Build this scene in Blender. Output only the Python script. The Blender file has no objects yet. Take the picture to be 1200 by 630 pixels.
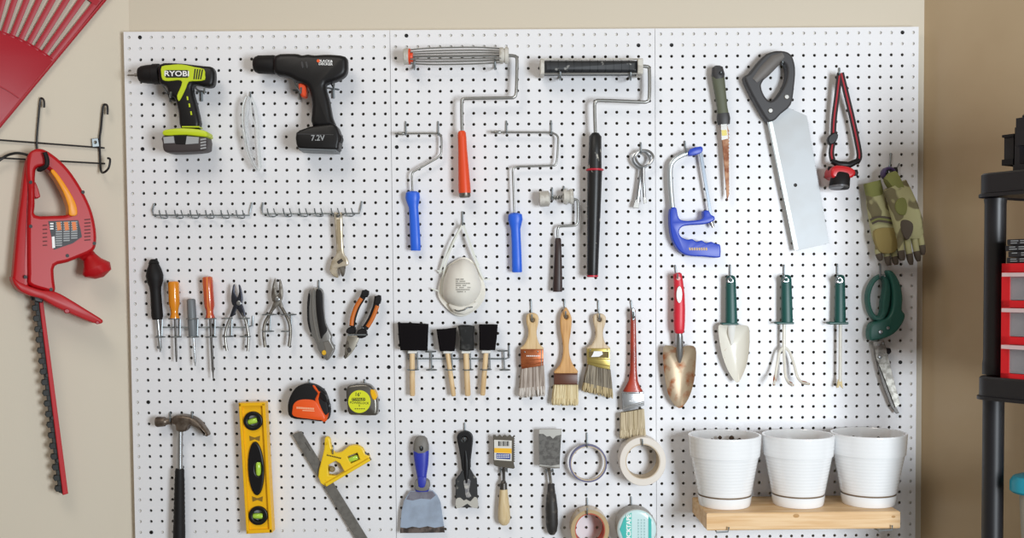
import bpy, math, random
from mathutils import Vector, Matrix, geometry
random.seed(7)
S = bpy.context.scene
C = S.collection
PI = math.pi
U = .0254/12.9              # metres covered by one photo pixel on the pegboard
ZT = 1.95                   # height of the pegboard's top edge
BW = 72*.0254               # board width
V = Vector

# ------------------------------------------------------------------ camera
F = 1200.0; PX = 600.0; PY = 375.0
cx, cy, cz, yaw, pit, rol = -0.0524, 2.3774, -0.5741, 0.0094, 0.0396, -0.0087
CAM = V((cx, -cy, ZT+cz))
c, s = math.cos(yaw), math.sin(yaw)
ax = V((c, -s, 0)); ay = V((s, c, 0)); az = V((0, 0, 1))
c, s = math.cos(pit), math.sin(pit)
up = az*c + ay*s; fw = ay*c - az*s
c, s = math.cos(rol), math.sin(rol)
RT_, UP_ = ax*c + up*s, up*c - ax*s
cam = bpy.data.objects.new('camera', bpy.data.cameras.new('camera')); C.objects.link(cam)
m = Matrix((RT_, UP_, -fw)).transposed().to_4x4(); m.translation = CAM
cam.matrix_world = m
cam.data.sensor_fit = 'HORIZONTAL'; cam.data.sensor_width = 36; cam.data.lens = 36*F/1200
cam.data.shift_y = (PY-315)/1200; cam.data.clip_start = .05
S.camera = cam

class Plane:
    def __init__(self, o, n):
        self.o, self.n = V(o), V(n).normalized()
        self.u = V((0, 0, 1)).cross(-self.n).normalized() * -1
        if self.u.dot(RT_) < 0: self.u = -self.u
    def P(self, x, y, d=0):
        r = fw*F + RT_*(x-PX) - UP_*(y-PY)
        o = self.o + self.n*(d*U)
        return CAM + r*((o-CAM).dot(self.n)/r.dot(self.n))
BD = Plane((0, 0, 0), (0, -1, 0))
WALLY = .027
BACK = Plane((0, WALLY, 0), (0, -1, 0))
a = math.radians(30)
WL = Plane(BACK.P(151, 20), (math.sin(a), -math.cos(a), 0))
a = math.radians(57)
WR = Plane(BACK.P(1081, 320), (-math.sin(a), -math.cos(a), 0))

# ------------------------------------------------------------------ outlines
def K(x0, y0, s):
    def f(*p):
        r = [(x0+q[0]/s, y0+q[1]/s) + tuple(q[2:]) for q in p]
        return r[0] if len(r) == 1 else r
    return f
def area(p): return sum(p[i-1][0]*p[i][1]-p[i][0]*p[i-1][1] for i in range(len(p)))/2
def inset(p, o):
    if o == 0: return list(p)
    sg = 1 if area(p) > 0 else -1
    n = len(p); r = []
    for i in range(n):
        a, b, c = V(p[i-1]), V(p[i]), V(p[(i+1) % n])
        e, f = (b-a), (c-b)
        e = e.normalized() if e.length > 1e-9 else f.normalized(); f = f.normalized() if f.length > 1e-9 else e
        n1, n2 = V((-e.y, e.x))*sg, V((-f.y, f.x))*sg
        h = n1+n2
        h = h.normalized() if h.length > 1e-6 else n1
        k = min(1/max(h.dot(n1), .3), 1.8)
        r.append(b+h*o*k)
    for _ in range(12):
        bad = 0
        for i in range(n):
            j = (i+1) % n
            if (r[j]-r[i]).dot(V(p[j])-V(p[i])) < -1e-9: r[i] = r[j] = (r[i]+r[j])/2; r[i] = r[i].copy(); bad = 1
        if not bad: break
    return [tuple(q) for q in r]
def smooth(p, k=4, closed=True):
    n = len(p); r = []
    for i in range(n if closed else n-1):
        if closed: q = [p[(i+j-1) % n] for j in range(4)]
        else: q = [p[max(0, min(n-1, i+j-1))] for j in range(4)]
        for j in range(k):
            t = j/k
            r.append(tuple(.5*(2*b+(c-a)*t+(2*a-5*b+4*c-d)*t*t+(3*b-a-3*c+d)*t**3) for a, b, c, d in zip(*q)))
    if not closed: r.append(tuple(p[-1]))
    return r
def circ(x, y, rx, ry=None, n=32, a0=0):
    ry = rx if ry is None else ry
    return [(x+rx*math.cos(a0+2*PI*i/n), y+ry*math.sin(a0+2*PI*i/n)) for i in range(n)]
def rect(x0, y0, x1, y1): return [(x0, y0), (x1, y0), (x1, y1), (x0, y1)]
def rrect(x0, y0, x1, y1, r, n=4):
    o = []
    for (x, y, a) in ((x1-r, y0+r, -PI/2), (x1-r, y1-r, 0), (x0+r, y1-r, PI/2), (x0+r, y0+r, PI)):
        o += [(x+r*math.cos(a+PI/2*i/n), y+r*math.sin(a+PI/2*i/n)) for i in range(n+1)]
    return o
def quad(p0, p1, w0, w1):
    a, b = V(p0[:2]), V(p1[:2]); t = (b-a).normalized(); q = V((-t.y, t.x))
    return [tuple(a+q*w0), tuple(b+q*w1), tuple(b-q*w1), tuple(a-q*w0)]

# ------------------------------------------------------------------ mesh builder
class MB:
    def __init__(self, pl=BD): self.v, self.f, self.pl = [], [], pl
    def add(self, vs, fs):
        b = len(self.v); self.v += [V(x) for x in vs]; self.f += [tuple(b+i for i in f) for f in fs]
        return self
    def rings(self, rs, cap0=True, cap1=True, closed=True):
        n = len(rs[0]); fs = []
        for k in range(len(rs)-1):
            for i in range(n if closed else n-1):
                j = (i+1) % n
                fs.append((k*n+i, k*n+j, (k+1)*n+j, (k+1)*n+i))
        if cap0: fs.append(tuple(reversed(range(n))))
        if cap1: fs.append(tuple((len(rs)-1)*n+i for i in range(n)))
        return self.add([p for r in rs for p in r], fs)
    def prism(self, pts, d0, d1, bev=0, holes=(), steps=1, bb=0):
        """outline in photo pixels, solid from d0 to d1 pixels off the plane"""
        pl = self.pl; loops = [(list(pts), 1)] + [(list(h), -1) for h in holes]
        prof = [(bb*(1-math.sin(PI/2*k/3)), d0+bb*(1-math.cos(PI/2*k/3))) for k in range(4)] if bb else [(0, d0)]
        prof += [(0, d1-bev)]
        if bev:
            prof += [(bev*(1-math.cos(PI/2*k/steps)), d1-bev+bev*math.sin(PI/2*k/steps)) for k in range(1, steps+1)]
        tops, bots = [], []
        for lp, sg in loops:
            n = len(lp); rs = []
            for o, d in prof:
                q = inset(lp, o*sg); dr_ = d1-bev if bb else d1
                rs.append([pl.P(x, y, dr_) - pl.n*((dr_-d)*U) for x, y in q])
            b = len(self.v)
            flip = (area(lp) > 0) ^ (sg < 0)
            fs = []
            for k in range(len(rs)-1):
                for i in range(n):
                    j = (i+1) % n
                    f = (k*n+i, k*n+j, (k+1)*n+j, (k+1)*n+i)
                    fs.append(f if flip else f[::-1])
            self.add([p for r in rs for p in r], fs)
            bots.append(list(range(b, b+n))); tops.append(list(range(b+(len(rs)-1)*n, b+len(rs)*n)))
        for idx, rv in ((tops, 0), (bots, 1)):
            if len(idx) == 1:
                f = tuple(idx[0]); f = f if (area(pts) < 0) else f[::-1]
                f = f[::-1]
                self.f.append(f[::-1] if rv else f)
            else:
                flat = [i for l in idx for i in l]
                tri = geometry.tessellate_polygon([[V((self.v[i].dot(pl.u), self.v[i].z, 0)) for i in l] for l in idx])
                for t in tri:
                    t = tuple(flat[i] for i in t)
                    nn = (self.v[t[1]]-self.v[t[0]]).cross(self.v[t[2]]-self.v[t[0]])
                    if (nn.dot(pl.n) < 0) ^ bool(rv): t = t[::-1]
                    self.f.append(t)
        return self
    def dome(self, pts, d0, d1, k=6, cxy=None, flat=0.0, pw=1.0):
        pl = self.pl; n = len(pts)
        mx = sum(p[0] for p in pts)/n if cxy is None else cxy[0]; my = sum(p[1] for p in pts)/n if cxy is None else cxy[1]
        rs = []
        for i in range(k+1):
            t = PI/2*i/k*.985
            sc = flat+(1-flat)*math.cos(t); d = d0+(d1-d0)*math.sin(t)**pw
            rs.append([pl.P(mx+(x-mx)*sc, my+(y-my)*sc, d) for x, y in pts])
        if area(pts) < 0: rs = [r[::-1] for r in rs]
        return self.rings(rs)
    def loft(self, secs, n=20, pw=2.0):
        """sections (px, py, half width, half depth, depth off plane)"""
        pl = self.pl; c = [pl.P(s[0], s[1], s[4]) for s in secs]; rs = []
        for i, s in enumerate(secs):
            t = (c[min(i+1, len(c)-1)]-c[max(i-1, 0)]).normalized()
            side = t.cross(pl.n).normalized(); nn = side.cross(t).normalized()
            r = []
            for k in range(n):
                a = 2*PI*k/n; ca, sa = math.cos(a), math.sin(a)
                ca = math.copysign(abs(ca)**(2/pw), ca); sa = math.copysign(abs(sa)**(2/pw), sa)
                r.append(c[i]+side*(ca*s[2]*U)+nn*(sa*s[3]*U))
            rs.append(r)
        return self.rings(rs)
    def lathe(self, a, b, prof, n=20):
        """a, b are (px,py,d); prof (t, radius px)"""
        A, B = self.pl.P(*a), self.pl.P(*b); t = (B-A).normalized()
        q = V((0, 1, 0)) if abs(t.y) < .9 else V((1, 0, 0))
        e = t.cross(q).normalized(); f = t.cross(e)
        return self.rings([[A+(B-A)*tt+(e*math.cos(2*PI*k/n)+f*math.sin(2*PI*k/n))*(max(r, .02)*U) for k in range(n)] for tt, r in prof])
    def tube(self, pts, r, n=8, sm=0, closed=False):
        if sm: pts = smooth(pts, sm, closed)
        p = [self.pl.P(*q) for q in pts]
        return self.tube3(p, [x*U for x in r] if isinstance(r, (list, tuple)) else r*U, n, closed)
    def tube3(self, p, r, n=8, closed=False):
        q = [p[0]]
        for x in p[1:]:
            if (x-q[-1]).length > 1e-6: q.append(x)
        if closed and (q[0]-q[-1]).length < 1e-6: q.pop()
        p = q; N = len(p); fr = None; rs = []
        for i in range(N):
            if closed: t = p[(i+1) % N]-p[i-1]
            else: t = p[min(i+1, N-1)]-p[max(i-1, 0)]
            t = t.normalized() if t.length > 1e-9 else (p[min(i+1, N-1)]-p[i]).normalized()
            if fr is None:
                g = V((0, 0, 1)) if abs(t.z) < .9 else V((1, 0, 0))
                fr = t.cross(g).normalized()
            fr = (fr-t*fr.dot(t)).normalized(); g = t.cross(fr)
            rr = r[min(i, len(r)-1)] if isinstance(r, (list, tuple)) else r
            rs.append([p[i]+(fr*math.cos(2*PI*k/n)+g*math.sin(2*PI*k/n))*rr for k in range(n)])
        if closed: rs.append(rs[0]); return self.rings(rs, False, False)
        return self.rings(rs)
    def strap(self, pts, w, th, sm=4, face=None):
        """flat band through (px,py,d) points; width in the plane"""
        if sm: pts = smooth(pts, sm, False)
        pl = self.pl; p = [pl.P(*q) for q in pts]; rs = []
        for i in range(len(p)):
            t = (p[min(i+1, len(p)-1)]-p[max(i-1, 0)]).normalized()
            e = t.cross(pl.n).normalized()*(w*U/2); g = e.cross(t).normalized()*(th*U/2)
            rs.append([p[i]+e+g, p[i]-e+g, p[i]-e-g, p[i]+e-g])
        return self.rings(rs)
    def ball(self, x, y, d, rx, ry=None, rd=None, n=16):
        ry = ry or rx; rd = rd or rx; pl = self.pl; c = pl.P(x, y, d); rs = []
        for i in range(n//2+1):
            t = PI*i/(n//2); t = max(.02, min(PI-.02, t))
            rs.append([c+pl.u*(rx*U*math.sin(t)*math.cos(2*PI*k/n))+pl.n*(rd*U*math.sin(t)*math.sin(2*PI*k/n))+V((0, 0, 1))*(ry*U*math.cos(t)) for k in range(n)])
        return self.rings(rs)
    def box3(self, o, a, b, c):
        o, a, b, c = map(V, (o, a, b, c))
        vs = [o, o+a, o+a+b, o+b, o+c, o+a+c, o+a+b+c, o+b+c]
        return self.add(vs, [(3, 2, 1, 0), (4, 5, 6, 7), (0, 1, 5, 4), (1, 2, 6, 5), (2, 3, 7, 6), (3, 0, 4, 7)])
    def revolve(self, c, prof, n=64):
        """about the vertical; prof (radius m, z m)"""
        return self.rings([[V((c[0]+r*math.cos(2*PI*k/n), c[1]+r*math.sin(2*PI*k/n), z)) for k in range(n)] for r, z in prof])

def origin(o):
    l = V((0, 0, 0))
    while o: l += o.location; o = o.parent
    return l
def obj(name, mb, mat, parent=None, label=None, ang=40, kind=None):
    me = bpy.data.meshes.new(name)
    if parent is None:
        lo = V(min(v[i] for v in mb.v) for i in range(3)); hi = V(max(v[i] for v in mb.v) for i in range(3))
        L = V(((lo.x+hi.x)/2, (lo.y+hi.y)/2, lo.z))
    else: L = origin(parent)
    me.from_pydata([v-L for v in mb.v], [], mb.f)
    me.polygons.foreach_set('use_smooth', [True]*len(me.polygons))
    me.set_sharp_from_angle(angle=math.radians(ang))
    me.materials.append(mat); me.update()
    o = bpy.data.objects.new(name, me); C.objects.link(o)
    if parent is None: o.location = L
    else: o.parent = parent
    if label: o['label'] = label
    if kind: o['kind'] = kind
    return o
def tag(o, label, cat, group=None):
    o['label'] = label; o['category'] = cat
    if group: o['group'] = group
    return o
def thing(name, label, cat, loc, group=None):
    o = bpy.data.objects.new(name, None); C.objects.link(o); o.location = loc; o.empty_display_size = .02
    return tag(o, label, cat, group)
def lettering(s, x, y, d, h, ang, mat, parent, pl=BD, name='lettering', bold=0, sx=1.0, label=None):
    cu = bpy.data.curves.new('t', 'FONT'); cu.body = s; cu.align_x = 'CENTER'; cu.align_y = 'CENTER'; cu.extrude = .004
    cu.resolution_u = 3; cu.offset = bold
    t = bpy.data.objects.new('t', cu); C.objects.link(t)
    dg = bpy.context.evaluated_depsgraph_get(); me = bpy.data.meshes.new_from_object(t.evaluated_get(dg))
    mb = MB(pl); c = pl.P(x, y, d); k = h*U/.7; ca, sa = math.cos(math.radians(ang)), math.sin(math.radians(ang))
    for v in me.vertices:
        a, b = v.co.x*k*sx, v.co.y*k
        mb.v.append(c+pl.u*(a*ca-b*sa)+V((0, 0, 1))*(a*sa+b*ca)+pl.n*(v.co.z*k))
    mb.f = [tuple(p.vertices) for p in me.polygons]
    bpy.data.objects.remove(t); bpy.data.curves.remove(cu); bpy.data.meshes.remove(me)
    return obj(name, mb, mat, parent, label)

# ------------------------------------------------------------------ materials
def lin(h):
    h = h.lstrip('#'); r = [int(h[i:i+2], 16)/255 for i in (0, 2, 4)]
    return [x/12.92 if x <= .04045 else ((x+.055)/1.055)**2.4 for x in r] + [1]
def M(name, col, rough=.5, metal=0, col2=None, scale=60, lo=.45, hi=.6, stretch=(1, 1, 1), bump=0, bscale=400, coat=0, alpha=1, trans=0, detail=4, tex='NOISE', spec=.5):
    mt = bpy.data.materials.new(name); mt.use_nodes = True; nt = mt.node_tree; b = nt.nodes['Principled BSDF']
    b.inputs['Base Color'].default_value = lin(col); b.inputs['Roughness'].default_value = rough; b.inputs['Metallic'].default_value = metal
    b.inputs['Coat Weight'].default_value = coat; b.inputs['Alpha'].default_value = alpha; b.inputs['Transmission Weight'].default_value = trans
    b.inputs['Specular IOR Level'].default_value = spec
    if col2 or bump:
        tc = nt.nodes.new('ShaderNodeTexCoord'); mp = nt.nodes.new('ShaderNodeMapping'); mp.inputs['Scale'].default_value = stretch
        nt.links.new(tc.outputs['Object'], mp.inputs['Vector'])
    if col2:
        if tex == 'VORONOI':
            n = nt.nodes.new('ShaderNodeTexVoronoi'); n.inputs['Scale'].default_value = scale; out = n.outputs['Distance']
        else:
            n = nt.nodes.new('ShaderNodeTexNoise'); n.inputs['Scale'].default_value = scale; n.inputs['Detail'].default_value = detail; out = n.outputs['Fac']
        nt.links.new(mp.outputs['Vector'], n.inputs['Vector'])
        r = nt.nodes.new('ShaderNodeValToRGB'); r.color_ramp.elements[0].position = lo; r.color_ramp.elements[1].position = hi
        r.color_ramp.elements[0].color = lin(col); r.color_ramp.elements[1].color = lin(col2)
        nt.links.new(out, r.inputs['Fac']); nt.links.new(r.outputs['Color'], b.inputs['Base Color'])
    if bump:
        n2 = nt.nodes.new('ShaderNodeTexNoise'); n2.inputs['Scale'].default_value = bscale; nt.links.new(mp.outputs['Vector'], n2.inputs['Vector'])
        bp = nt.nodes.new('ShaderNodeBump'); bp.inputs['Strength'].default_value = bump; bp.inputs['Distance'].default_value = .001
        nt.links.new(n2.outputs['Fac'], bp.inputs['Height']); nt.links.new(bp.outputs['Normal'], b.inputs['Normal'])
    return mt
paint = M('wall_paint', '#cfc5b3', .6, bump=.08, bscale=250)
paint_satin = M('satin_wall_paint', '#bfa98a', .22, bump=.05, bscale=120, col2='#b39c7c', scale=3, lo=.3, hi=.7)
concrete = M('concrete', '#8f8b84', .8, col2='#7d7972', scale=8)
white_board = M('white_hardboard', '#e9e9ec', .38, bump=.05, bscale=900)
strip_wood = M('strip_wood', '#e0dcd4', .7)
screwm = M('black_screw', '#0c0c0c', .45, .3)
chrome = M('chrome', '#b4b7ba', .3, .95); wire = M('zinc_wire', '#8b9295', .4, .75)
steel = M('steel', '#a9a7a3', .35, .9); dsteel = M('dark_steel', '#5d5a57', .4, .85)
oldsteel = M('worn_steel', '#8a857d', .42, .8, col2='#6b645c', scale=90)
blackpl = M('black_plastic', '#111012', .42, spec=.35); blackrub = M('black_rubber', '#141213', .6, spec=.3)
greyp = M('grey_plastic', '#6f7478', .45); white = M('white_plastic', '#ecebe6', .4)
dkgrey = M('dark_grey_plastic', '#3a393b', .5)
red = M('red_plastic', '#b30f17', .4, spec=.4); redrake = M('rake_red', '#a41224', .42, spec=.4); orange = M('orange_insert', '#f39a12', .4)
lime = M('lime_plastic', '#c3d420', .4); wtext = M('white_print', '#f2f2f2', .5); btext = M('black_print', '#161616', .5)
dkprint = M('dark_label', '#2b2c30', .5); lgprint = M('grey_print', '#9b9ea0', .5); orprint = M('orange_print', '#e07830', .5)
orangeh = M('orange_handle', '#e24a1e', .42); blueh = M('blue_handle', '#2763dc', .4); brownh = M('brown_handle', '#33221f', .45)
splat = M('splattered_black', '#19191a', .45, col2='#c9c4b8', scale=55, lo=.60, hi=.66, stretch=(1, 1, .5))
tan = M('pale_wood', '#e3c69a', .55, col2='#d2b080', scale=40, stretch=(3, 3, .4))
wood1 = M('brush_wood', '#d9bb8c', .45, col2='#cba873', scale=40, stretch=(4, 4, .3)); wood2 = M('warm_brush_wood', '#d5a467', .42, col2='#c08c50', scale=40, stretch=(4, 4, .3))
wood3 = M('bleached_brush_wood', '#d8c4a6', .5, col2='#c5ad8a', scale=40, stretch=(4, 4, .3))
pine = M('pine_board', '#e5c294', .5, col2='#cf9f63', scale=14, lo=.4, hi=.75, stretch=(.5, 4, 9))
foam = M('black_foam', '#151214', .95, bump=.6, bscale=900, spec=.1)
foam2 = M('paint_crusted_foam', '#181818', .8, col2='#4a4a48', scale=60, lo=.5, hi=.75, bump=.5, bscale=500)
bris_grey = M('grey_bristle', '#c3b7ac', .7, col2='#85756a', scale=300, stretch=(1, 1, .03), lo=.35, hi=.65)
bris_cream = M('cream_bristle', '#e4d6b0', .7, col2='#c4ad7c', scale=300, stretch=(1, 1, .03), lo=.35, hi=.7)
bris_brown = M('dark_bristle', '#9c917f', .7, col2='#5e5548', scale=300, stretch=(1, 1, .03), lo=.35, hi=.65)
bris_tip = M('pale_bristle_tip', '#cdb98f', .7, col2='#9b8a66', scale=300, stretch=(1, 1, .03), lo=.35, hi=.65)
bris_wtip = M('white_bristle_tip', '#dcd6cf', .7, col2='#a69a90', scale=300, stretch=(1, 1, .03), lo=.35, hi=.65)
bris_tan = M('tan_bristle', '#d2c3a6', .7, col2='#a3926f', scale=300, stretch=(1, 1, .03), lo=.35, hi=.7)
copper = M('copper_ferrule', '#b0643a', .35, .6, col2='#96502c', scale=30); gold = M('brass_ferrule', '#b8a45e', .32, .75)
brownf = M('brown_ferrule', '#5d3524', .4); redvar = M('worn_red_paint', '#b23a20', .4, col2='#8a2c1a', scale=40, stretch=(1, 1, .3), coat=.3)
yellow = M('level_yellow', '#f2b80c', .4); yellow2 = M('square_yellow', '#f4cc22', .4, col2='#d0a22a', scale=70, lo=.62, hi=.78)
vial = M('green_vial', '#b6dd4a', .12, coat=.6); tapeorange = M('tape_orange', '#ee5a1c', .38)
clear = M('clear_plastic', '#dde1e3', .12, alpha=.62, coat=.6)
clear_d = M('milky_drawer', '#a9a9ac', .25, alpha=.42)
cord = M('black_cord', '#141414', .5)
maskw = M('mask_white', '#e6e2d8', .85, bump=.25, bscale=700); elastic = M('elastic', '#dcded6', .8)
amber = M('amber_handle', '#e08a1a', .22, coat=.5); redor = M('red_striped_handle', '#d8793c', .25, col2='#b8402c', scale=150, lo=.5, hi=.56, stretch=(3, 1, .02), coat=.5)
rusty = M('rusty_steel', '#b9a68c', .45, .5, col2='#9c5a30', scale=35, lo=.5, hi=.66)
rusty2 = M('rusted_blade', '#a2785a', .5, .4, col2='#7a4526', scale=50, lo=.45, hi=.6)
enamel = M('white_enamel', '#e6e2d6', .3, col2='#b58a58', scale=55, lo=.66, hi=.72, coat=.3)
green = M('garden_green', '#14504a', .42); green_l = M('shear_green', '#2a6258', .42)
redgrip = M('red_grip', '#d8283a', .4); bluem = M('hacksaw_blue', '#2546c0', .38)
olive = M('olive_handle', '#5e6250', .55); pot_w = M('glazed_white', '#f2f3f4', .12, coat=.6)
soil = M('potting_soil', '#4a3a2c', .95, bump=.8, bscale=300)
camo = M('camo_cloth', '#b5b184', .9, col2='#7a7254', scale=26, lo=.55, hi=.59, detail=1, bump=.3, bscale=600)
camo_d = M('glove_dark_patch', '#5b5146', .85, bump=.3, bscale=600); camo_t = M('glove_palm', '#9c8a54', .85, bump=.3, bscale=600)
cuffm = M('glove_cuff', '#85884e', .9, bump=.4, bscale=800)
purple = M('purple_clip', '#4a3566', .4); shelfpl = M('shelf_black', '#17161a', .42)
boxm = M('black_carton', '#232225', .55); teal = M('teal_lid', '#189ab4', .4); bin_m = M('cloudy_bin', '#b9b4a8', .4, alpha=.75)
silverb = M('saw_blade_steel', '#b0b4b7', .5, .3, col2='#abadae', scale=8)
bluesteel = M('putty_blade_steel', '#b4c4da', .4, .5, col2='#8f98a8', scale=18, lo=.45, hi=.75)
dirtysteel = M('blade_residue', '#6e625c', .55, .4, col2='#3e3632', scale=70)
plaster = M('black_blade_with_plaster', '#262728', .5, col2='#d8d2c6', scale=34, lo=.62, hi=.74)
dullsteel = M('dull_trowel_steel', '#6a6864', .55, .3, col2='#55524f', scale=120)
cementw = M('cement_residue', '#b9b6ae', .8); worn_black = M('worn_black_wood', '#2a2826', .55, col2='#5b544c', scale=60, lo=.55, hi=.75)
purple_tape = M('violet_tape', '#6a6a8c', .45); beige_tape = M('beige_tape', '#ded6cc', .4); tape_core = M('tape_core', '#c9b79c', .6)
brown_tape = M('brown_tape', '#b9a078', .35, coat=.4); red_core = M('red_core', '#c0503a', .6)
teal_print = M('teal_print', '#3fb8b0', .35); tape_wrap = M('pale_tape_wrap', '#cfe9ea', .2, coat=.6); tape_side = M('tape_side', '#a7a39d', .5)
skyband = M('blue_print', '#20408c', .4); yellowst = M('yellow_print', '#f0b828', .4)
silverpl = M('silver_plastic', '#b9bcc0', .3, .4)

# ------------------------------------------------------------------ setting
def struct(name, mb, mat): o = obj(name, mb, mat); o['kind'] = 'structure'; return o
XL = BACK.P(151, 20).x; XR = BACK.P(1081, 320).x
H = 2.75; th = .1
struct('wall_back', MB().box3((XL-.1, WALLY, 0), (XR-XL+.2, 0, 0), (0, th, 0), (0, 0, H)), paint)
dl = V((-WL.n.y, WL.n.x, 0)); dl = dl if dl.x < 0 else -dl
struct('wall_left', MB().box3(V((XL, WALLY, 0)), dl*1.6, -WL.n*th, (0, 0, H)), paint)
dr = V((-WR.n.y, WR.n.x, 0)); dr = dr if dr.x > 0 else -dr
struct('wall_right', MB().box3(V((XR, WALLY, 0)), dr*1.3, -WR.n*th, (0, 0, H)), paint_satin)
struct('floor', MB().box3((-3, -4.5, -.1), (6, 0, 0), (0, 4.6, 0), (0, 0, .1)), concrete)

# ------------------------------------------------------------------ pegboards with real holes
I = .0254
def hole(x, y):
    p = BD.P(x, y); return round((p.x+BW/2)/I-.5), round((ZT-p.z)/I-.5)
screws = [hole(*p) for p in ((167, 46), (167.6, 175), (174.7, 470.6), (180.4, 620.6), (474.5, 39.2), (462, 169), (453.5, 431.8), (465.7, 431.8),
          (749, 50.7), (764.5, 154.7), (788.4, 50), (777.4, 167.4), (1054, 42), (1055, 423.6), (1037, 611), (765.7, 442))]
NR = 48
words = ['left white pegboard panel behind the drills, hammer and level', 'middle white pegboard panel behind the rollers, brushes and tape rolls', 'right white pegboard panel behind the saws, garden tools and pots']
strips = [[(.1, .1, 23.9, 1.9), (.1, 1.95, .95, 47), (1, 45.1, 23.9, 47)], [(.1, .1, 23.9, 1.9)], [(.1, .1, 23.9, 1.9), (23.05, 1.95, 23.9, 47)]]
for pn in range(3):
    g = .0005; mb = MB(); x0 = -BW/2+pn*24*I; T = .0048
    rt = thing('pegboard', words[pn], 'pegboard', (x0+12*I, 0, ZT-NR*I), 'white pegboard panels')
    sqp = [(1, 0), (1, .5), (1, 1), (.5, 1), (0, 1), (-.5, 1), (-1, 1), (-1, .5), (-1, 0), (-1, -.5), (-1, -1), (-.5, -1), (0, -1), (.5, -1), (1, -1), (1, -.5)]
    ci = [(math.cos(2*PI*k/16), math.sin(2*PI*k/16)) for k in range(16)]
    vs, fs = [], []
    for i in range(24):
        for j in range(NR):
            xc, zc = x0+(i+.5)*I, ZT-(j+.5)*I; b = len(vs)
            for (u, v) in sqp:
                X = xc+u*I/2; X = max(x0+g, min(x0+24*I-g, X))
                vs.append((X, 0, zc+v*I/2))
            r = .0035
            for (u, v) in ci: vs.append((xc+u*r, 0, zc+v*r))
            for (u, v) in ci: vs.append((xc+u*r, T, zc+v*r))
            for k in range(16):
                l = (k+1) % 16
                fs.append((b+k, b+16+k, b+16+l, b+l)); fs.append((b+16+k, b+32+k, b+32+l, b+16+l))
    mb.add(vs, fs)
    A, B_, D_, E_ = x0+g, x0+24*I-g, ZT, ZT-NR*I
    mb.add([(A, 0, D_), (B_, 0, D_), (B_, 0, E_), (A, 0, E_), (A, T, D_), (B_, T, D_), (B_, T, E_), (A, T, E_)], [(0, 4, 5, 1), (1, 5, 6, 2), (2, 6, 7, 3), (3, 7, 4, 0)])
    obj('panel', mb, white_board, rt, ang=20)
    for (a0, b0, a1, b1) in strips[pn]:
        obj('furring_strip', MB().box3((x0+a0*I, T+.0003, ZT-b1*I), ((a1-a0)*I, 0, 0), (0, WALLY-T-.0003, 0), (0, 0, (b1-b0)*I)), strip_wood, rt)
    for (i, j) in screws:
        if i//24 == pn:
            xc, zc = -BW/2+(i+.5)*I, ZT-(j+.5)*I
            obj('screw', MB().rings([[V((xc+r*math.cos(k*PI/8), -y, zc+r*math.sin(k*PI/8))) for k in range(16)] for r, y in ((.0044, .0), (.0042, .0012), (.0028, .0022), (.001, .0018))]), screwm, rt)

# ------------------------------------------------------------------ hooks
def hook(x, y0, y1, d, what, x1=None, r=.9, tip=5):
    x1 = x if x1 is None else x1
    mb = MB().tube([(x, y0, -1.5), (x, y0, 1), (x, y0+1, 2), (x+(x1-x)*.6, y0+(y1-y0)*.7, 2.4), (x1, y1, 4), (x1, y1+1, d*.6), (x1, y1, d), (x1, y1-tip*.6, d+2.2), (x1, y1-tip, d+2.4)], r, 8, 3)
    return tag(obj('peg_hook', mb, wire), what, 'hook', 'pegboard hooks')

# ------------------------------------------------------------------ left wall: rake, rack, hedge trimmer
R = K(0, 0, 3)
def rk(r, deg): t = math.radians(deg); return (-53+r*math.sin(t), 211-r*math.cos(t))
t = thing('leaf_rake', 'red plastic leaf rake with broad fan head hanging on the left wall', 'rake', WL.P(*rk(180, 20), 2))
A0, A1 = 39.5, -30
arc = [rk(182, A0+(A1-A0)*i/24) for i in range(25)] + [rk(30, A1+(A0-A1)*i/6) for i in range(7)]
obj('head_plate', MB(WL).prism(arc, 2, 5, 1, steps=2), redrake, t)
obj('ridge', MB(WL).strap([(*rk(122, a), 5.5) for a in range(38, -30, -6)], 1.2, 1.6, 2), redrake, t)
mb = MB(WL); mb.tube([(*rk(182, a), 4.5) for a in range(39, -30, -3)], 1.1, 8); obj('rim_rib', mb, redrake, t)
for k in range(20):
    am = A0-1.0-3.35*k; w = 1.05
    obj('tine', MB(WL).prism([rk(180, am-w*1.0), rk(180, am+w*1.0), rk(430, am+w*.62), rk(430, am-w*.62)], 2.3, 5.2, .8, steps=2), redrake, t)
obj('socket', MB(WL).lathe((*rk(48, 4.7), 8), (*rk(-70, 4.7), 8), [(0, 5), (.2, 8), (.9, 7.5), (1, 6)], 16), redrake, t)
obj('handle', MB(WL).lathe((*rk(-40, 4.7), 8), (*rk(-640, 4.7), 8), [(0, 5.6), (.99, 5.6), (1, 4)], 16), tan, t)
obj('edge_rail', MB(WL).tube([(*rk(40, 39.8), 4.5), (*rk(440, 39.8), 4.5)], 1.7), redrake, t)
obj('cross_band', MB(WL).strap([(*rk(266, a), 4) for a in range(39, -30, -3)], 7, 3, 1), redrake, t)

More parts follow.
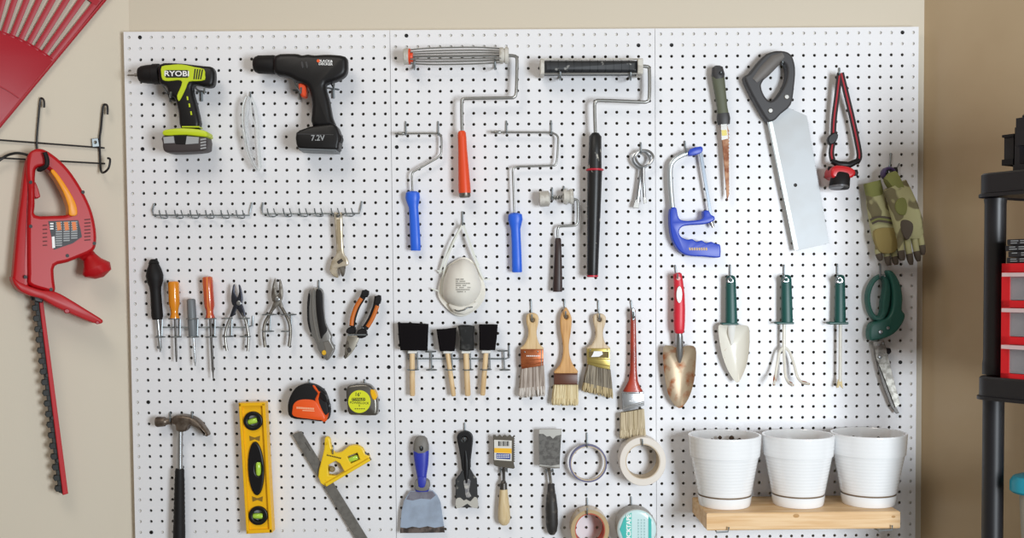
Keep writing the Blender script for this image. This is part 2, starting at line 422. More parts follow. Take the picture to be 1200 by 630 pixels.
t = thing('wire_wall_rack', 'black wire tool rack with upturned hooks screwed to the left wall', 'rack', WL.P(60, 180, 2))
bw = M('black_wire', '#141214', .45)
def wtube(p, r, d): return MB(WL).tube([(x, y, dd) for (x, y), dd in zip(p, d)], r, 8, 3)
obj('upper_rod', MB(WL).tube([(*R((-60, 487)), 3), (*R((0, 492)), 3), (*R((368, 520)), 3)], 1.0), bw, t)
obj('lower_rod', MB(WL).tube([(*R((-60, 551)), 3), (*R((20, 556)), 3), (*R((370, 575)), 3)], 1.0), bw, t)
obj('hook', wtube(R((155, 378), (155, 355), (147, 345), (141, 355), (135, 420), (130, 480), (130, 525), (133, 560), (150, 575)), 1.2, [9, 9, 6, 4, 4, 4, 4, 5, 12]), bw, t)
obj('hook', wtube(R((378, 402), (378, 375), (371, 367), (362, 378), (355, 450), (350, 490), (352, 560), (355, 600), (365, 606), (382, 590), (387, 560), (378, 556)), 1.3, [9, 9, 6, 4, 4, 4, 4, 8, 18, 24, 24, 22]), bw, t)
obj('coated_tip', wtube(R((150, 580), (145, 596), (135, 597)), 2.0, [18, 28, 34]), blackrub, t, 'thick rubber coated hook tip')
mb = MB(WL).tube([(*R((157, 535)), 40), (*R((165, 558)), 40), (*R((163, 583)), 40), (*R((138, 597)), 36)], 2.6, 8, 3); obj('coated_tip', mb, blackrub, t)
cl = obj('clip', MB(WL).prism(R((322, 487), (345, 485), (350, 515), (325, 517)), 1, 5, .5, holes=[circ(*R((335, 500)), 1.6)]), wire, t, 'shiny zinc mounting clip')

T1 = K(0, 160, 3.0); T2 = K(0, 330, 2.1)
t = thing('hedge_trimmer', 'red electric hedge trimmer hanging blade down from the black wire rack', 'hedge trimmer', WL.P(30, 300, 10))
outer = smooth(T1((105, 55), (130, 43), (160, 48), (200, 75), (240, 115), (275, 165), (300, 210), (318, 250), (330, 290), (338, 340), (336, 385), (320, 406), (280, 424), (235, 442), (192, 455), (190, 500), (192, 545), (150, 540), (100, 520), (97, 480), (96, 400), (96, 300), (100, 200), (92, 130), (95, 80)), 3)
opening = smooth(T1((128, 112), (148, 108), (168, 116), (182, 132), (215, 185), (238, 235), (244, 272), (185, 278), (124, 276), (122, 240), (122, 180), (123, 135)), 3)
obj('housing', MB(WL).prism(outer, 9, 34, 4, holes=[opening], steps=3, bb=4), red, t)
side = smooth(T1((97, 72), (86, 120), (76, 200), (63, 300), (55, 380), (46, 480), (45, 505), (70, 528), (100, 530), (110, 480), (108, 300), (112, 150), (112, 80)), 3)
obj('motor_cover', MB(WL).prism(side, 8, 29, 4, steps=4), red, t)
obj('grip_insert', MB(WL).prism(smooth(T1((178, 122), (190, 116), (225, 160), (258, 215), (271, 250), (270, 276), (244, 276), (240, 245), (222, 195), (196, 148)), 3), 12, 36, 1.5, steps=2), orange, t, 'orange grip insert inside the handle')
lb = obj('label_panel', MB(WL).prism(T1((170, 297), (275, 293), (283, 325), (288, 352), (255, 375), (190, 397)), 33.5, 34.6), dkprint, t, 'dark printed rating label')
mb = MB(WL)
for i in range(3):
    for j in range(11):
        x0 = 196+i*27; y0 = 300+j*8-i*1
        if y0 < 388-i*12-5: mb.prism(T1((x0, y0), (x0+22, y0-1), (x0+22, y0+3.5), (x0, y0+4.5)), 34.6, 34.8)
obj('print', mb, lgprint, lb)
mb = MB(WL)
for i in range(3): mb.prism(T1((198+i*27, 300), (212+i*27, 299), (216+i*27, 327), (202+i*27, 330)), 34.7, 34.95)
obj('print', mb, orprint, lb)
mb = MB(WL)
for i in range(3): mb.prism(rect(*T1((176, 303+i*9)), *T1((188, 308+i*9))), 34.6, 34.9)
mb.prism(T1((182, 352), (192, 350), (194, 390), (184, 392)), 34.6, 34.9)
obj('print', mb, wtext, lb)
vdr = M('vent_dark_red', '#5e0a0e', .6)
for j in range(7): obj('vent', MB(WL).prism(T1((296, 290+j*12), (318, 288+j*12), (319, 292+j*12), (297, 294+j*12)), 33, 34.3), vdr, t)
for j in range(6): obj('vent', MB(WL).prism(T1((150, 310+j*14), (166, 309+j*14), (166, 313+j*14), (150, 314+j*14)), 33, 34.3), vdr, t)
for p in ((108, 160), (292, 195), (108, 315), (332, 375), (237, 418), (90, 493), (180, 537)):
    x, y = T1(p); obj('screw', MB(WL).prism(circ(x, y, 2.1, n=12), 30, 34.6), screwm, t)
obj('trigger', MB(WL).prism(smooth(T1((120, 160), (130, 170), (141, 205), (138, 214), (120, 212)), 2), 14, 28, 1), red, t)
obj('front_handle', MB(WL).loft([(*T1((298, 408)), 9, 7, 20), (*T1((315, 425)), 8, 7, 22), (*T1((326, 445)), 11, 10, 26), (*T1((338, 462)), 16.5, 13, 28), (*T1((345, 480)), 15, 11, 28), (*T1((350, 496)), 5, 4, 28)]), red, t)
obj('hand_guard', MB(WL).prism(smooth(T1((43, 492), (70, 512), (110, 528), (150, 540), (195, 545), (240, 568), (300, 605), (352, 637), (363, 648), (356, 657), (330, 655), (250, 622), (190, 595), (150, 570), (110, 560), (75, 545), (50, 520)), 2), 10, 44, 2, steps=2), red, t)
obj('guard_lug', MB(WL).prism(circ(*T2((165, 72)), 3.4, 2.8), 43, 46, .8), redrake, t)
obj('guard_lug', MB(WL).prism(circ(*T2((240, 100)), 2.4, 2.0), 43, 45, .8), redrake, t)
bl = obj('blade_rail', MB(WL).prism(T2((93, 22), (103, 22), (168, 521), (155, 525)), 18, 24, .7), M('rail_red', '#b81c24', .5, spec=.3), t, 'red blade rail')
mb = MB(WL).prism(T2((82, 20), (94, 20), (157, 523), (145, 518)), 16, 21, .4)
N = 19
for i in range(N):
    f = (i+.6)/N; x = 82+63*f; y = 22+497*f
    mb.prism(T2((x-7, y-6), (x+6, y-8), (x+8, y+7), (x-5, y+8), (x-9, y+2)), 15.5, 21.5, .5)
for f in (.2, .42, .63, .84): mb.prism(circ(*T2((90+63*f, 20+500*f)), 2.6, n=14), 20, 23, .5)
obj('blade', mb, M('blade_black', '#1c1d1a', .5, spec=.3), t, 'black toothed blade')
obj('blade_clamp', MB(WL).prism(T2((78, 20), (106, 18), (110, 38), (104, 52), (86, 48)), 14, 30, 1), blackpl, t)
obj('power_cord', MB(WL).tube([(*R((108, 548)), 20), (*R((80, 540)), 18), (*R((55, 538)), 16), (*R((25, 546)), 12), (*R((0, 562)), 10), (*R((-40, 590)), 10)], 1.5, 8, 4), cord, t)

# ------------------------------------------------------------------ drills
A = K(140, 20, 3.5)
t = thing('cordless_drill', 'lime green and black cordless drill at the upper left of the board', 'drill', BD.P(212, 178, 20), 'cordless drills')
obj('body', MB().prism(smooth(A((165, 196), (240, 190), (300, 196), (345, 201), (383, 207), (392, 240), (385, 280), (360, 288), (310, 277), (300, 300), (318, 370), (328, 455), (256, 460), (244, 390), (228, 335), (205, 322), (192, 285), (165, 268)), 3), 14, 34, 4.5, steps=4, bb=8), blackpl, t)
obj('chuck', MB().lathe((*A((166, 233)), 21), (*A((78, 236)), 21), [(0, 11.5), (.3, 11.5), (.32, 10.8), (.6, 10.4), (.85, 9.4), (.97, 7.5), (1, 4)], 24), blackrub, t)
obj('drill_bit', MB().lathe((*A((80, 237)), 21), (*A((30, 239)), 21), [(0, 2.2), (.35, 2), (.4, 1.3), (.9, .9), (1, .2)], 12), steel, t)
obj('side_panel', MB().prism(smooth(A((172, 202), (205, 196), (240, 193), (272, 196), (310, 205), (346, 213), (350, 236), (349, 257), (318, 262), (284, 264), (272, 290), (254, 328), (242, 344), (235, 322), (246, 296), (256, 266), (240, 258), (200, 262), (176, 256), (170, 230)), 2), 33, 35.2, .6), lime, t, 'lime green side panel')
pl_ = obj('nameplate', MB().prism(rrect(*A((189, 217)), *A((281, 248)), .7), 35, 36, .2), btext, t)
lettering('RYOBI', *A((235, 232.5)), 36.1, 5.8, -1, wtext, pl_, bold=.02, sx=1.22)
for i in range(4): obj('vent', MB().prism(A((308+i*10, 212+i), (313+i*10, 212+i), (308+i*9, 255), (303+i*9, 255)), 35, 35.5), btext, t)
mb = MB()
for (x, y) in ((278, 333), (286, 362), (293, 394)): mb.prism(A((x-3, y-8), (x+3, y-8), (x+5, y+7), (x-1, y+7)), 33.7, 34.4)
obj('grip_mark', mb, lime, t)
obj('trigger', MB().prism(smooth(A((196, 302), (222, 300), (232, 330), (220, 338), (206, 336), (198, 322)), 2), 15, 26, 1), blackrub, t)
b = obj('battery', MB().prism(smooth(A((178, 488), (250, 484), (320, 490), (358, 492), (360, 530), (355, 545), (320, 552), (210, 556), (182, 546), (178, 515)), 2), 12, 40, 3, steps=3, bb=6), M('battery_brown', '#40393a', .5), t)
obj('battery_shoe', MB().prism(smooth(A((180, 466), (205, 459), (262, 455), (325, 460), (355, 468), (361, 480), (355, 492), (280, 484), (215, 486), (180, 484)), 2), 13, 41, 2, steps=2, bb=5), lime, t)
obj('silver_flash', MB().prism(A((179, 492), (222, 488), (226, 516), (182, 518)), 39.5, 40.8, .3), silverpl, b)
obj('silver_flash', MB().prism(A((275, 488), (325, 492), (323, 518), (270, 522)), 39.5, 40.8, .3), silverpl, b)
obj('latch', MB().prism(A((222, 484), (276, 484), (270, 521), (230, 520)), 39.5, 41.2, .4), blackpl, b)
for i in range(4): obj('vent', MB().prism(A((332, 500+i*12), (354, 496+i*12), (354, 502+i*12), (332, 506+i*12)), 39.5, 40.6), silverpl, b)
obj('handle_collar', MB().prism(A((256, 447), (326, 447), (326, 452), (256, 452)), 20, 34.4), lime, t)

D = K(270, 40, 3.935)
t = thing('cordless_drill', 'all black cordless drill with an orange trigger', 'drill', BD.P(372, 176, 20), 'cordless drills')
obj('body', MB().prism(smooth(D((205, 101), (300, 91), (330, 98), (360, 94), (390, 98), (455, 95), (530, 104), (541, 140), (535, 185), (500, 212), (460, 226), (440, 240), (455, 300), (470, 380), (478, 425), (380, 425), (378, 330), (366, 260), (345, 236), (310, 222), (270, 200), (205, 181)), 3), 14, 36, 6, steps=4, bb=9), blackpl, t)
obj('chuck', MB().lathe((*D((207, 141)), 22), (*D((104, 140)), 22), [(0, 10.5), (.05, 10.8), (.3, 10.6), (.75, 10.3), (.9, 8.5), (.97, 6), (1, 2)], 24), blackrub, t)
for x in (330, 350): obj('collar_mark', MB().prism(smooth(D((x-6, 130), (x+2, 125), (x+8, 145), (x+4, 158), (x-2, 150)), 2), 35, 37, .4), dkgrey, t)
obj('trigger', MB().prism(smooth(D((312, 228), (340, 226), (348, 255), (346, 285), (326, 287), (320, 262)), 2), 16, 29, 1.2), orangeh, t, 'orange trigger')
b = obj('battery', MB().prism(smooth(D((304, 455), (340, 436), (380, 424), (440, 416), (480, 414), (498, 440), (506, 480), (500, 515), (490, 536), (400, 534), (325, 530), (305, 508)), 2), 12, 42, 3.5, steps=3, bb=6), blackpl, t)
obj('base_trim', MB().prism(D((312, 522), (490, 528), (488, 541), (316, 534)), 14, 41, 1), greyp, b)
obj('latch_button', MB().prism(circ(*D((496, 479)), 4.2, 5, 20), 26, 41, .8), blackrub, b)
obj('seam', MB().prism(D((308, 458), (475, 462), (475, 465), (308, 461)), 41.8, 42.4), dkgrey, b)
lettering('7.2V', *D((403, 479)), 42.1, 6.2, 0, lgprint, b, bold=.015, sx=.95)
obj('logo', MB().prism(circ(*D((405, 123)), 2.0, n=6), 36, 36.6), tapeorange, t)
lettering('BLACK&', *D((439, 124)), 36, 2.6, -2, wtext, t, bold=.02, sx=1.15)
lettering('DECKER', *D((439, 138)), 36, 2.6, -2, wtext, t, bold=.02, sx=1.15)
lettering('CD7', *D((455, 157)), 36, 1.5, -2, lgprint, t) if False else None

def drill_hook(p, cross, tip, what):
    mb = MB().tube([(*p[0], -1), (*p[0], 4), (*p[1], 12), (*p[2], 26), (p[2][0]+.6, p[2][1]+2, 38), (p[2][0]+1, p[2][1]-4, 44)], 1.1, 8, 3)
    mb.tube([(*cross[0], 2.2), (*cross[1], 2.2)], 1.0)
    mb.tube([(*tip[0], 2.5), (*tip[1], 3)], 1.5)
    return tag(obj('peg_hook', mb, wire), what, 'hook', 'pegboard hooks')
drill_hook(A((168, 262), (190, 300), (207, 322)), A((185, 312), (222, 314)), A((208, 330), (209, 348)), 'wire hook under the nose of the lime green drill')
drill_hook(A((306, 282), (322, 300), (345, 306)), A((318, 306), (356, 308)), A((337, 310), (338, 345)), 'wire hook under the rear of the lime green drill')
drill_hook(D((292, 195), (303, 240), (322, 262)), D((288, 258), (328, 262)), D((320, 262), (322, 302)), 'wire hook in front of the orange trigger of the black drill')
drill_hook(D((456, 195), (462, 222), (474, 244)), D((450, 248), (502, 256)), D((475, 256), (476, 296)), 'wire hook under the rear of the black drill')

# safety glasses
t = thing('safety_glasses', 'clear plastic safety glasses hanging between the two drills', 'safety glasses', BD.P(298, 195, 8))
mb = MB(); L_ = smooth(D((72, 288), (58, 330), (55, 390), (62, 460), (75, 530), (98, 590), (120, 626)), 4, False)
R_ = smooth(D((96, 288), (92, 330), (84, 395), (84, 455), (92, 520), (110, 580), (132, 622)), 4, False)
rs = [[BD.P(*l, 16), BD.P((l[0]*2+r[0])/3, (l[1]*2+r[1])/3, 19), BD.P((l[0]+2*r[0])/3, (l[1]+2*r[1])/3, 15), BD.P(*r, 5)] for l, r in zip(L_, R_)]
mb.rings(rs, False, False, False); obj('lens', mb, clear, t)
glz = M('frosted_clear', '#e2e5e6', .25, alpha=.8, coat=.3)
obj('brow_edge', MB().tube([(*p, 16) for p in L_], 1.0, 8), glz, t)
obj('temple', MB().strap([(*p, 9) for p in D((78, 290), (98, 292), (110, 325), (122, 370), (129, 430), (132, 500), (138, 570), (139, 615), (128, 627))], 2.4, .8), glz, t)
obj('temple', MB().strap([(*p, 14) for p in D((92, 300), (100, 380), (108, 400), (122, 450), (128, 540), (134, 612))], 1.3, .8), glz, t)
obj('nose_bridge', MB().loft([(*D((60, 440)), 2.2, 2, 15), (*D((68, 470)), 3.2, 2.5, 16), (*D((74, 500)), 2.2, 2, 15)]), glz, t)
hook(*D((92, 268)), D((92, 288))[1], 10, 'short wire hook holding the clear safety glasses')

# ------------------------------------------------------------------ wire racks
def ring(mb, x, y, w, d=10, r=.75):
    """horizontal wire loop seen from just above: back edge on the bar, front edge out from the board"""
    c_ = BD.P(x, y, d); pts = [c_+V((w*U/2*math.cos(a*PI/8), w*U/2*math.sin(a*PI/8), 0)) for a in range(16)]
    return mb.tube3(pts, r*U, 6, True)
def prong_rack(f, bar, ends, xs, dy, label):
    t = thing('wire_tool_rack', label, 'rack', BD.P(*f(*bar)[0], 3), 'prong racks on the left panel')
    l, r = f(*bar)
    obj('bar', MB().tube([(*f(ends[0][0]), -2), (*f(ends[0][0]), 1.5), (*f(ends[0][1]), 3), (*l, 3), (*r, 3), (*f(ends[1][1]), 3), (*f(ends[1][0]), 1.5), (*f(ends[1][0]), -2)], .9, 8), wire, t)
    for x in xs:
        y = dy(x)
        obj('prong', MB().tube([(*f((x-30, y-32)), 22), (*f((x-27, y-12)), 19), (*f((x-20, y+8)), 15), (*f((x-14, y+16)), 5), (*f((x+14, y+17)), 5), (*f((x+22, y+9)), 15), (*f((x+14, y-14)), 19), (*f((x+9, y-32)), 22)], .75, 6, 3), wire, t)
    return t
EE = K(150, 220, 5.25); FF = K(290, 220, 5.25)
prong_rack(EE, [(155, 168), (748, 169)], [((161, 98), (150, 135)), ((762, 92), (752, 140))], (222, 317, 412, 507, 602, 695), lambda x: 170, 'empty wire prong rack below the lime green drill')
prong_rack(FF, [(92, 160), (690, 157)], [((94, 92), (88, 125)), ((704, 84), (695, 130))], (152, 250, 348, 442, 545, 630), lambda x: 161-x*.006, 'wire prong rack holding the adjustable wrench')
# adjustable wrench
t = thing('adjustable_wrench', 'worn nickel adjustable wrench hanging jaws down from the wire rack', 'wrench', BD.P(396, 324, 10))
brz = M('dull_nickel', '#cfc4b0', .4, .6, col2='#b5a78e', scale=60)
hd = obj('handle', MB().prism(smooth(FF((532, 158), (545, 152), (570, 152), (579, 160), (583, 280), (590, 395), (610, 430), (619, 468), (598, 482), (565, 490), (510, 503), (506, 490), (520, 440), (546, 398), (540, 280)), 3), 8, 14, 1.5, holes=[circ(*FF((555, 172)), 2.3, n=16)], steps=2), brz, t)
obj('web', MB().prism(FF((548, 195), (569, 195), (574, 385), (560, 388)), 13.8, 14.6, .4), M('nickel_inset', '#c2b294', .4, .7), hd)
obj('fixed_jaw', MB().prism(smooth(FF((506, 497), (545, 492), (552, 500), (548, 520), (557, 545), (547, 553), (520, 535), (508, 515)), 2), 8, 14, 1), brz, t)
obj('moving_jaw', MB().prism(smooth(FF((556, 492), (598, 480), (600, 500), (592, 538), (580, 545), (573, 520), (570, 503)), 2), 8.5, 13.5, 1), oldsteel, t)
obj('knurl', MB().lathe((*FF((556, 462)), 12), (*FF((586, 442)), 12), [(0, 2.4), (.1, 3), (.2, 2.6), (.3, 3), (.4, 2.6), (.5, 3), (.6, 2.6), (.7, 3), (.8, 2.6), (.9, 3), (1, 2.4)], 14), dsteel, t)

G = K(150, 290, 3.94); HH = K(290, 310, 4.85)
def ring_rack(f, name, label, bar, peg, posts, rings, cat='rack', dp=10):
    t = thing(name, label, cat, BD.P(*f(posts[0][0]), 4), 'ring racks')
    if bar:
        p = [(*f(q), 3) for q in bar] + [(*f(q), 2) for q in peg[:-1]] + [(*f(peg[-1]), 1.5), (*f(peg[-1]), -2)]
        obj('bar', MB().tube(p, .85, 8), wire, t)
    for (a_, b_) in posts: obj('post', MB().tube([(*f(a_), 4), (*f(b_), 4)], .85, 6), wire, t)
    for (x, y, w) in rings: obj('ring', ring(MB(), *f((x, y)), w, dp), wire, t)
    return t
ring_rack(G, 'ring_tool_rack', 'wire ring rack holding the four screwdrivers and dark pliers', [(158, 352), (158, 368), (545, 368)], [(575, 360), (577, 316)],
    [((158, 330), (156, 412)), ((241, 330), (240, 412)), ((322, 330), (320, 412)), ((402, 328), (400, 412)), ((480, 330), (477, 410)), ((556, 330), (554, 410))],
    [(148, 412, 11), (213, 328, 12), (221, 412, 12), (297, 328, 13), (300, 412, 13), (380, 327, 13), (384, 412, 12), (458, 326, 12), (462, 410, 12), (537, 326, 12), (542, 410, 12)])
ring_rack(HH, 'ring_tool_rack', 'short double ring wire holder gripping the silver pliers', None, None, [((132, 283), (128, 378)), ((250, 283), (247, 378))],
    [(125, 283, 16), (117, 378, 13), (235, 283, 17), (222, 378, 12)])

def driver(label, hpts, hmat, shaft, smat, w0, w1, d=10, extra=None):
    t = thing('screwdriver', label, 'screwdriver', BD.P(*shaft[1], d), 'screwdrivers')
    (a_, b_, prof) = hpts
    obj('handle', MB().lathe((*a_, d), (*b_, d), prof, 18), hmat, t)
    s = obj('shaft', MB().lathe((*shaft[0], d), (*shaft[1], d), [(0, w0), (.86, w0), (.9, w1), (1, w1*.7)], 12), smat, t)
    return t
driver('stout screwdriver with bulging black handle and short bright shaft', (G((118, 53)), G((136, 332)), [(0, 3), (.02, 4.5), (.07, 6.2), (.08, 5.6), (.16, 8), (.27, 9.9), (.36, 9.2), (.46, 6.8), (.55, 6.2), (.75, 6.4), (.95, 6.6), (1, 5.5)]), blackrub, (G((137, 330)), G((151, 482))), chrome, 2.1, 1.5)
t = driver('screwdriver with clear amber handle beside the stout black one', (G((210, 155)), G((216, 330)), [(0, 4.5), (.02, 6), (.06, 6.4), (.6, 6.3), (.75, 4.6), (.86, 4.2), (.97, 5.8), (1, 5.5)]), amber, (G((217, 328)), G((224, 527))), dsteel, 1.3, 1.2)
driver('small screwdriver with grey handle, third from the left', (G((291, 236)), G((300, 414)), [(0, 3.5), (.02, 4.6), (.05, 5), (.5, 5.1), (.95, 4.8), (1, 4)]), greyp, (G((302, 412)), G((311, 547))), chrome, 1.3, 1.0)
driver('long screwdriver with red and orange striped handle', (G((366, 133)), G((380, 328)), [(0, 4), (.02, 5.6), (.06, 6.1), (.7, 6.0), (.8, 4.4), (.88, 4.2), (.97, 5.6), (1, 5)]), redor, (G((380, 326)), G((394, 605))), dsteel, 1.5, .9)

def pliers(label, mat, ha, hb, ja, jb, piv, r, hm=None, d=12, hm2=None):
    t = thing('pliers', label, 'pliers', BD.P(*piv, d), 'pliers')
    obj('jaw', MB().prism(smooth(ja, 2), d-2, d+1.6, .8, steps=2), mat, t)
    obj('jaw', MB().prism(smooth(jb, 2), d-1.5, d+2.4, .8, steps=2), mat, t)
    for p in (ha, hb): obj('handle', MB().tube([(*q, d) for q in p], r, 10, 4), hm or mat, t)
    obj('pivot', MB().prism(circ(*piv, 3, n=16), d, d+3.6, .8, steps=2), chrome, t)
    return t
dkch = M('dark_chrome', '#4d4f5a', .28, .95)
pliers('dark slip joint pliers hanging jaws up right of the screwdrivers', dkch, G((490, 285), (475, 320), (455, 370), (449, 420), (457, 476)), G((528, 300), (545, 345), (556, 400), (556, 440), (553, 478)),
    G((484, 174), (491, 174), (490, 205), (502, 230), (520, 250), (535, 290), (540, 318), (528, 318), (505, 285), (480, 262), (476, 225)), G((509, 172), (517, 178), (527, 225), (525, 255), (500, 280), (488, 312), (470, 320), (474, 300), (486, 268), (502, 235), (512, 205)), G((511, 256)), [1.7]*30, steel)
pliers('silver slip joint pliers with mottled jaws up, left of the utility knife', oldsteel, HH((150, 235), (125, 285), (100, 330), (92, 390), (101, 468)), HH((190, 235), (215, 280), (238, 330), (244, 390), (236, 464)),
    HH((150, 86), (159, 84), (157, 130), (165, 165), (180, 190), (195, 220), (200, 245), (186, 250), (170, 225), (140, 205), (136, 150)), HH((180, 84), (188, 92), (200, 150), (195, 195), (180, 225), (160, 240), (145, 262), (132, 258), (142, 225), (160, 185), (176, 165), (178, 130)), HH((168, 196)), [1.9]*30)
# utility knife
t = thing('utility_knife', 'grey utility knife with black rubber grip hanging from a hook', 'knife', BD.P(382, 420, 8))
obj('body', MB().prism(smooth(HH((346, 150), (376, 131), (410, 133), (427, 160), (430, 240), (440, 330), (474, 402), (472, 432), (492, 480), (455, 543), (432, 527), (402, 487), (388, 440), (356, 385), (341, 330), (336, 240)), 3), 5, 14, 2, steps=2), M('knife_grey', '#858380', .4, .5), t)
obj('grip', MB().prism(smooth(HH((388, 150), (408, 140), (424, 165), (428, 245), (438, 330), (452, 372), (430, 402), (418, 420), (404, 360), (390, 260)), 3), 12, 15.5, 1, steps=2), blackrub, t, 'black rubber grip')
obj('grip', MB().prism(smooth(HH((346, 165), (356, 175), (350, 240), (352, 320), (362, 375), (356, 384), (341, 330), (338, 240)), 2), 12, 15, .8), blackrub, t)
obj('spine', MB().prism(smooth(HH((366, 145), (382, 145), (378, 240), (392, 340), (412, 430), (404, 440), (378, 360), (364, 250)), 2), 13, 14.8, .6), steel, t)
obj('blade_button', MB().prism(circ(*HH((434, 500)), 2.6, 3, 16), 13, 15.6, .7), M('yellow_button', '#e0b02c', .4), t, 'yellow blade button')
obj('nose', MB().prism(HH((430, 440), (460, 430), (488, 480), (456, 538), (446, 510), (440, 470)), 13.5, 15, .5), steel, t)
hook(*HH((405, 90)), HH((405, 140))[1], 16, 'wire hook holding the utility knife')
# combination pliers
t = thing('pliers', 'pliers with orange and black grips hanging jaws down', 'pliers', BD.P(404, 420, 10), 'pliers')
def grip(p, w, d, nm, mat): return obj(nm, MB().loft([(*q, ww, ww*.9, d) for q, ww in zip(smooth(p, 3, False), [w]*60)], 14), mat, t)
l1 = HH((668, 150), (655, 185), (625, 235), (602, 300), (595, 350)); r1 = HH((740, 180), (728, 240), (700, 310), (668, 362))
grip(l1, 3.4, 14, 'handle', blackrub); grip(r1, 3.6, 14, 'handle', blackrub)
grip(HH((648, 190), (618, 240), (597, 300), (592, 345)), 2.7, 15.6, 'grip_inlay', M('pliers_orange', '#c8691c', .45)); grip(HH((738, 232), (712, 300), (682, 352)), 2.6, 15.8, 'grip_inlay', M('pliers_orange', '#c8691c', .45))
obj('handle_end', MB().prism(smooth(HH((654, 144), (688, 150), (678, 185), (650, 180)), 2), 10, 18, 1.2), blackrub, t)
obj('handle_end', MB().prism(smooth(HH((728, 178), (756, 176), (752, 222), (722, 222)), 2), 10, 18, 1.2), blackrub, t)
obj('collar', MB().prism(smooth(HH((572, 358), (600, 350), (612, 368), (606, 392), (566, 390), (560, 376)), 2), 9, 18, 1.2), blackrub, t)
obj('collar', MB().prism(smooth(HH((628, 372), (660, 362), (676, 382), (668, 412), (634, 418), (620, 396)), 2), 9, 18, 1.2), blackrub, t)
obj('jaw', MB().prism(smooth(HH((572, 398), (600, 402), (634, 408), (615, 460), (595, 495), (560, 532), (551, 527), (556, 470), (562, 430)), 3), 10, 15, 1, steps=2), M('pliers_steel', '#a29c90', .4, .8), t)
obj('jaw', MB().prism(smooth(HH((556, 470), (560, 440), (572, 430), (580, 470), (575, 500), (558, 532), (550, 527)), 2), 11, 15.6, .6), oldsteel, t)
obj('pivot', MB().prism(circ(*HH((578, 485)), 2.4, 3, 16), 14, 16.8, .6), dsteel, t)
mb = MB().tube([(*HH((590, 345)), -1), (*HH((590, 385)), 3), (*HH((572, 398)), 8), (*HH((572, 399)), 20), (*HH((670, 398)), 20), (*HH((672, 397)), 8), (*HH((655, 385)), 3), (*HH((650, 345)), -1)], .9, 8)
tag(obj('peg_hook', mb, wire), 'wide wire bar hook across the orange gripped pliers', 'hook', 'pegboard hooks')

# ------------------------------------------------------------------ hammer, level, tapes, square
II = K(150, 430, 3.153)
t = thing('claw_hammer', 'claw hammer with rusty head, chrome neck and black grip', 'hammer', BD.P(*II((192, 640)), 12))
rusthead = M('hammer_steel', '#7d7166', .42, .75, col2='#574a40', scale=50)
hd = obj('head', MB().prism(smooth(II((160, 186), (185, 178), (215, 180), (240, 188), (262, 204), (280, 228), (293, 250), (284, 257), (262, 236), (240, 222), (222, 216), (210, 238), (178, 238), (172, 216), (158, 210)), 3), 5, 19, 3.5, steps=3), rusthead, t)
obj('face', MB().lathe((*II((160, 200)), 12), (*II((104, 202)), 12), [(0, 4), (.2, 3.6), (.35, 4.2), (.42, 5.6), (.9, 6.2), (1, 5.4)], 20), rusthead, hd)
obj('neck', MB().lathe((*II((193, 236)), 12), (*II((192, 380)), 12), [(0, 3.4), (.05, 3.3), (1, 3.4)], 16), chrome, t)
gp = [(0, 4.6), (.03, 5.4), (.1, 5.3)] + [(.12+i*.03, 5.5+.3*(i % 2)+i*.05) for i in range(22)] + [(.9, 7), (.97, 7), (1, 5)]
obj('grip', MB().lathe((*II((191, 374)), 12), (*II((189, 655)), 12), gp, 18), blackrub, t)
hook(*II((155, 168)), II((157, 198))[1], 16, 'wire hook left of the hammer neck'); hook(*II((237, 165)), II((234, 192))[1], 16, 'wire hook under the hammer claw')
t = thing('spirit_level', 'yellow torpedo level standing upright beside the hammer', 'level', BD.P(*II((480, 612)), 8))
v1, v2 = II((461, 199)), II((480, 549)); ce = II((472, 375))
slots = [circ(*v1, 9.5, n=28), circ(*v2, 9.5, n=28), [(ce[0]+(8.2*math.cos(a*PI/16))+(29*math.sin(a*PI/16))*.028*1.5, ce[1]+29*math.sin(a*PI/16)) for a in range(32)]]
out = II((408, 133), (506, 130), (533, 611), (437, 616))
obj('frame', MB().prism(inset(out, .2), 4, 15, .8, holes=slots), yellow, t)
obj('flange', MB().prism(II((408, 133), (418, 133), (447, 615), (437, 616)), 4, 19, .6), yellow, t)
obj('flange', MB().prism(II((494, 131), (506, 130), (533, 611), (522, 613)), 4, 19, .6), yellow, t)
obj('end_cap', MB().prism(II((408, 133), (506, 130), (507, 143), (409, 146)), 4, 19, .6), yellow, t)
obj('end_cap', MB().prism(II((436, 602), (532, 598), (533, 611), (437, 616)), 4, 19, .6), yellow, t)
for v in (v1, v2):
    rg = obj('vial_ring', MB().prism(circ(*v, 11.2), 12, 18, 1.2, holes=[circ(*v, 6.6)], steps=2), blackpl, t)
    obj('vial_back', MB().prism(circ(*v, 9.4), 6, 9), silverpl, rg)
    a_ = .5 if v is v1 else 0
    obj('vial', MB().lathe((v[0]-6*math.cos(a_), v[1]+5*math.sin(a_)-2*a_, 13), (v[0]+6*math.cos(a_), v[1]-5*math.sin(a_)+2*a_, 13), [(0, 2.6), (.1, 3.4), (.9, 3.4), (1, 2.6)], 14), vial, rg)
def leaf(sc, o=0): return [(ce[0]+(9.4*sc*math.cos(a*PI/20))+1.2*math.sin(a*PI/20), ce[1]+31.5*sc*math.sin(a*PI/20)) for a in range(40)]
rg = obj('centre_vial_frame', MB().prism(leaf(1), 10, 18, 1.5, holes=[circ(ce[0]+3, ce[1], 4.2, 8.6)], steps=2), blackpl, t)
obj('vial_back', MB().prism(circ(ce[0]+3, ce[1], 6, 10), 8, 10), silverpl, rg)
obj('vial', MB().lathe((ce[0]+3, ce[1]-8, 14), (ce[0]+3.4, ce[1]+8, 14), [(0, 2.4), (.1, 3.3), (.45, 3.3), (.9, 3.3), (1, 2.4)], 14), vial, rg)
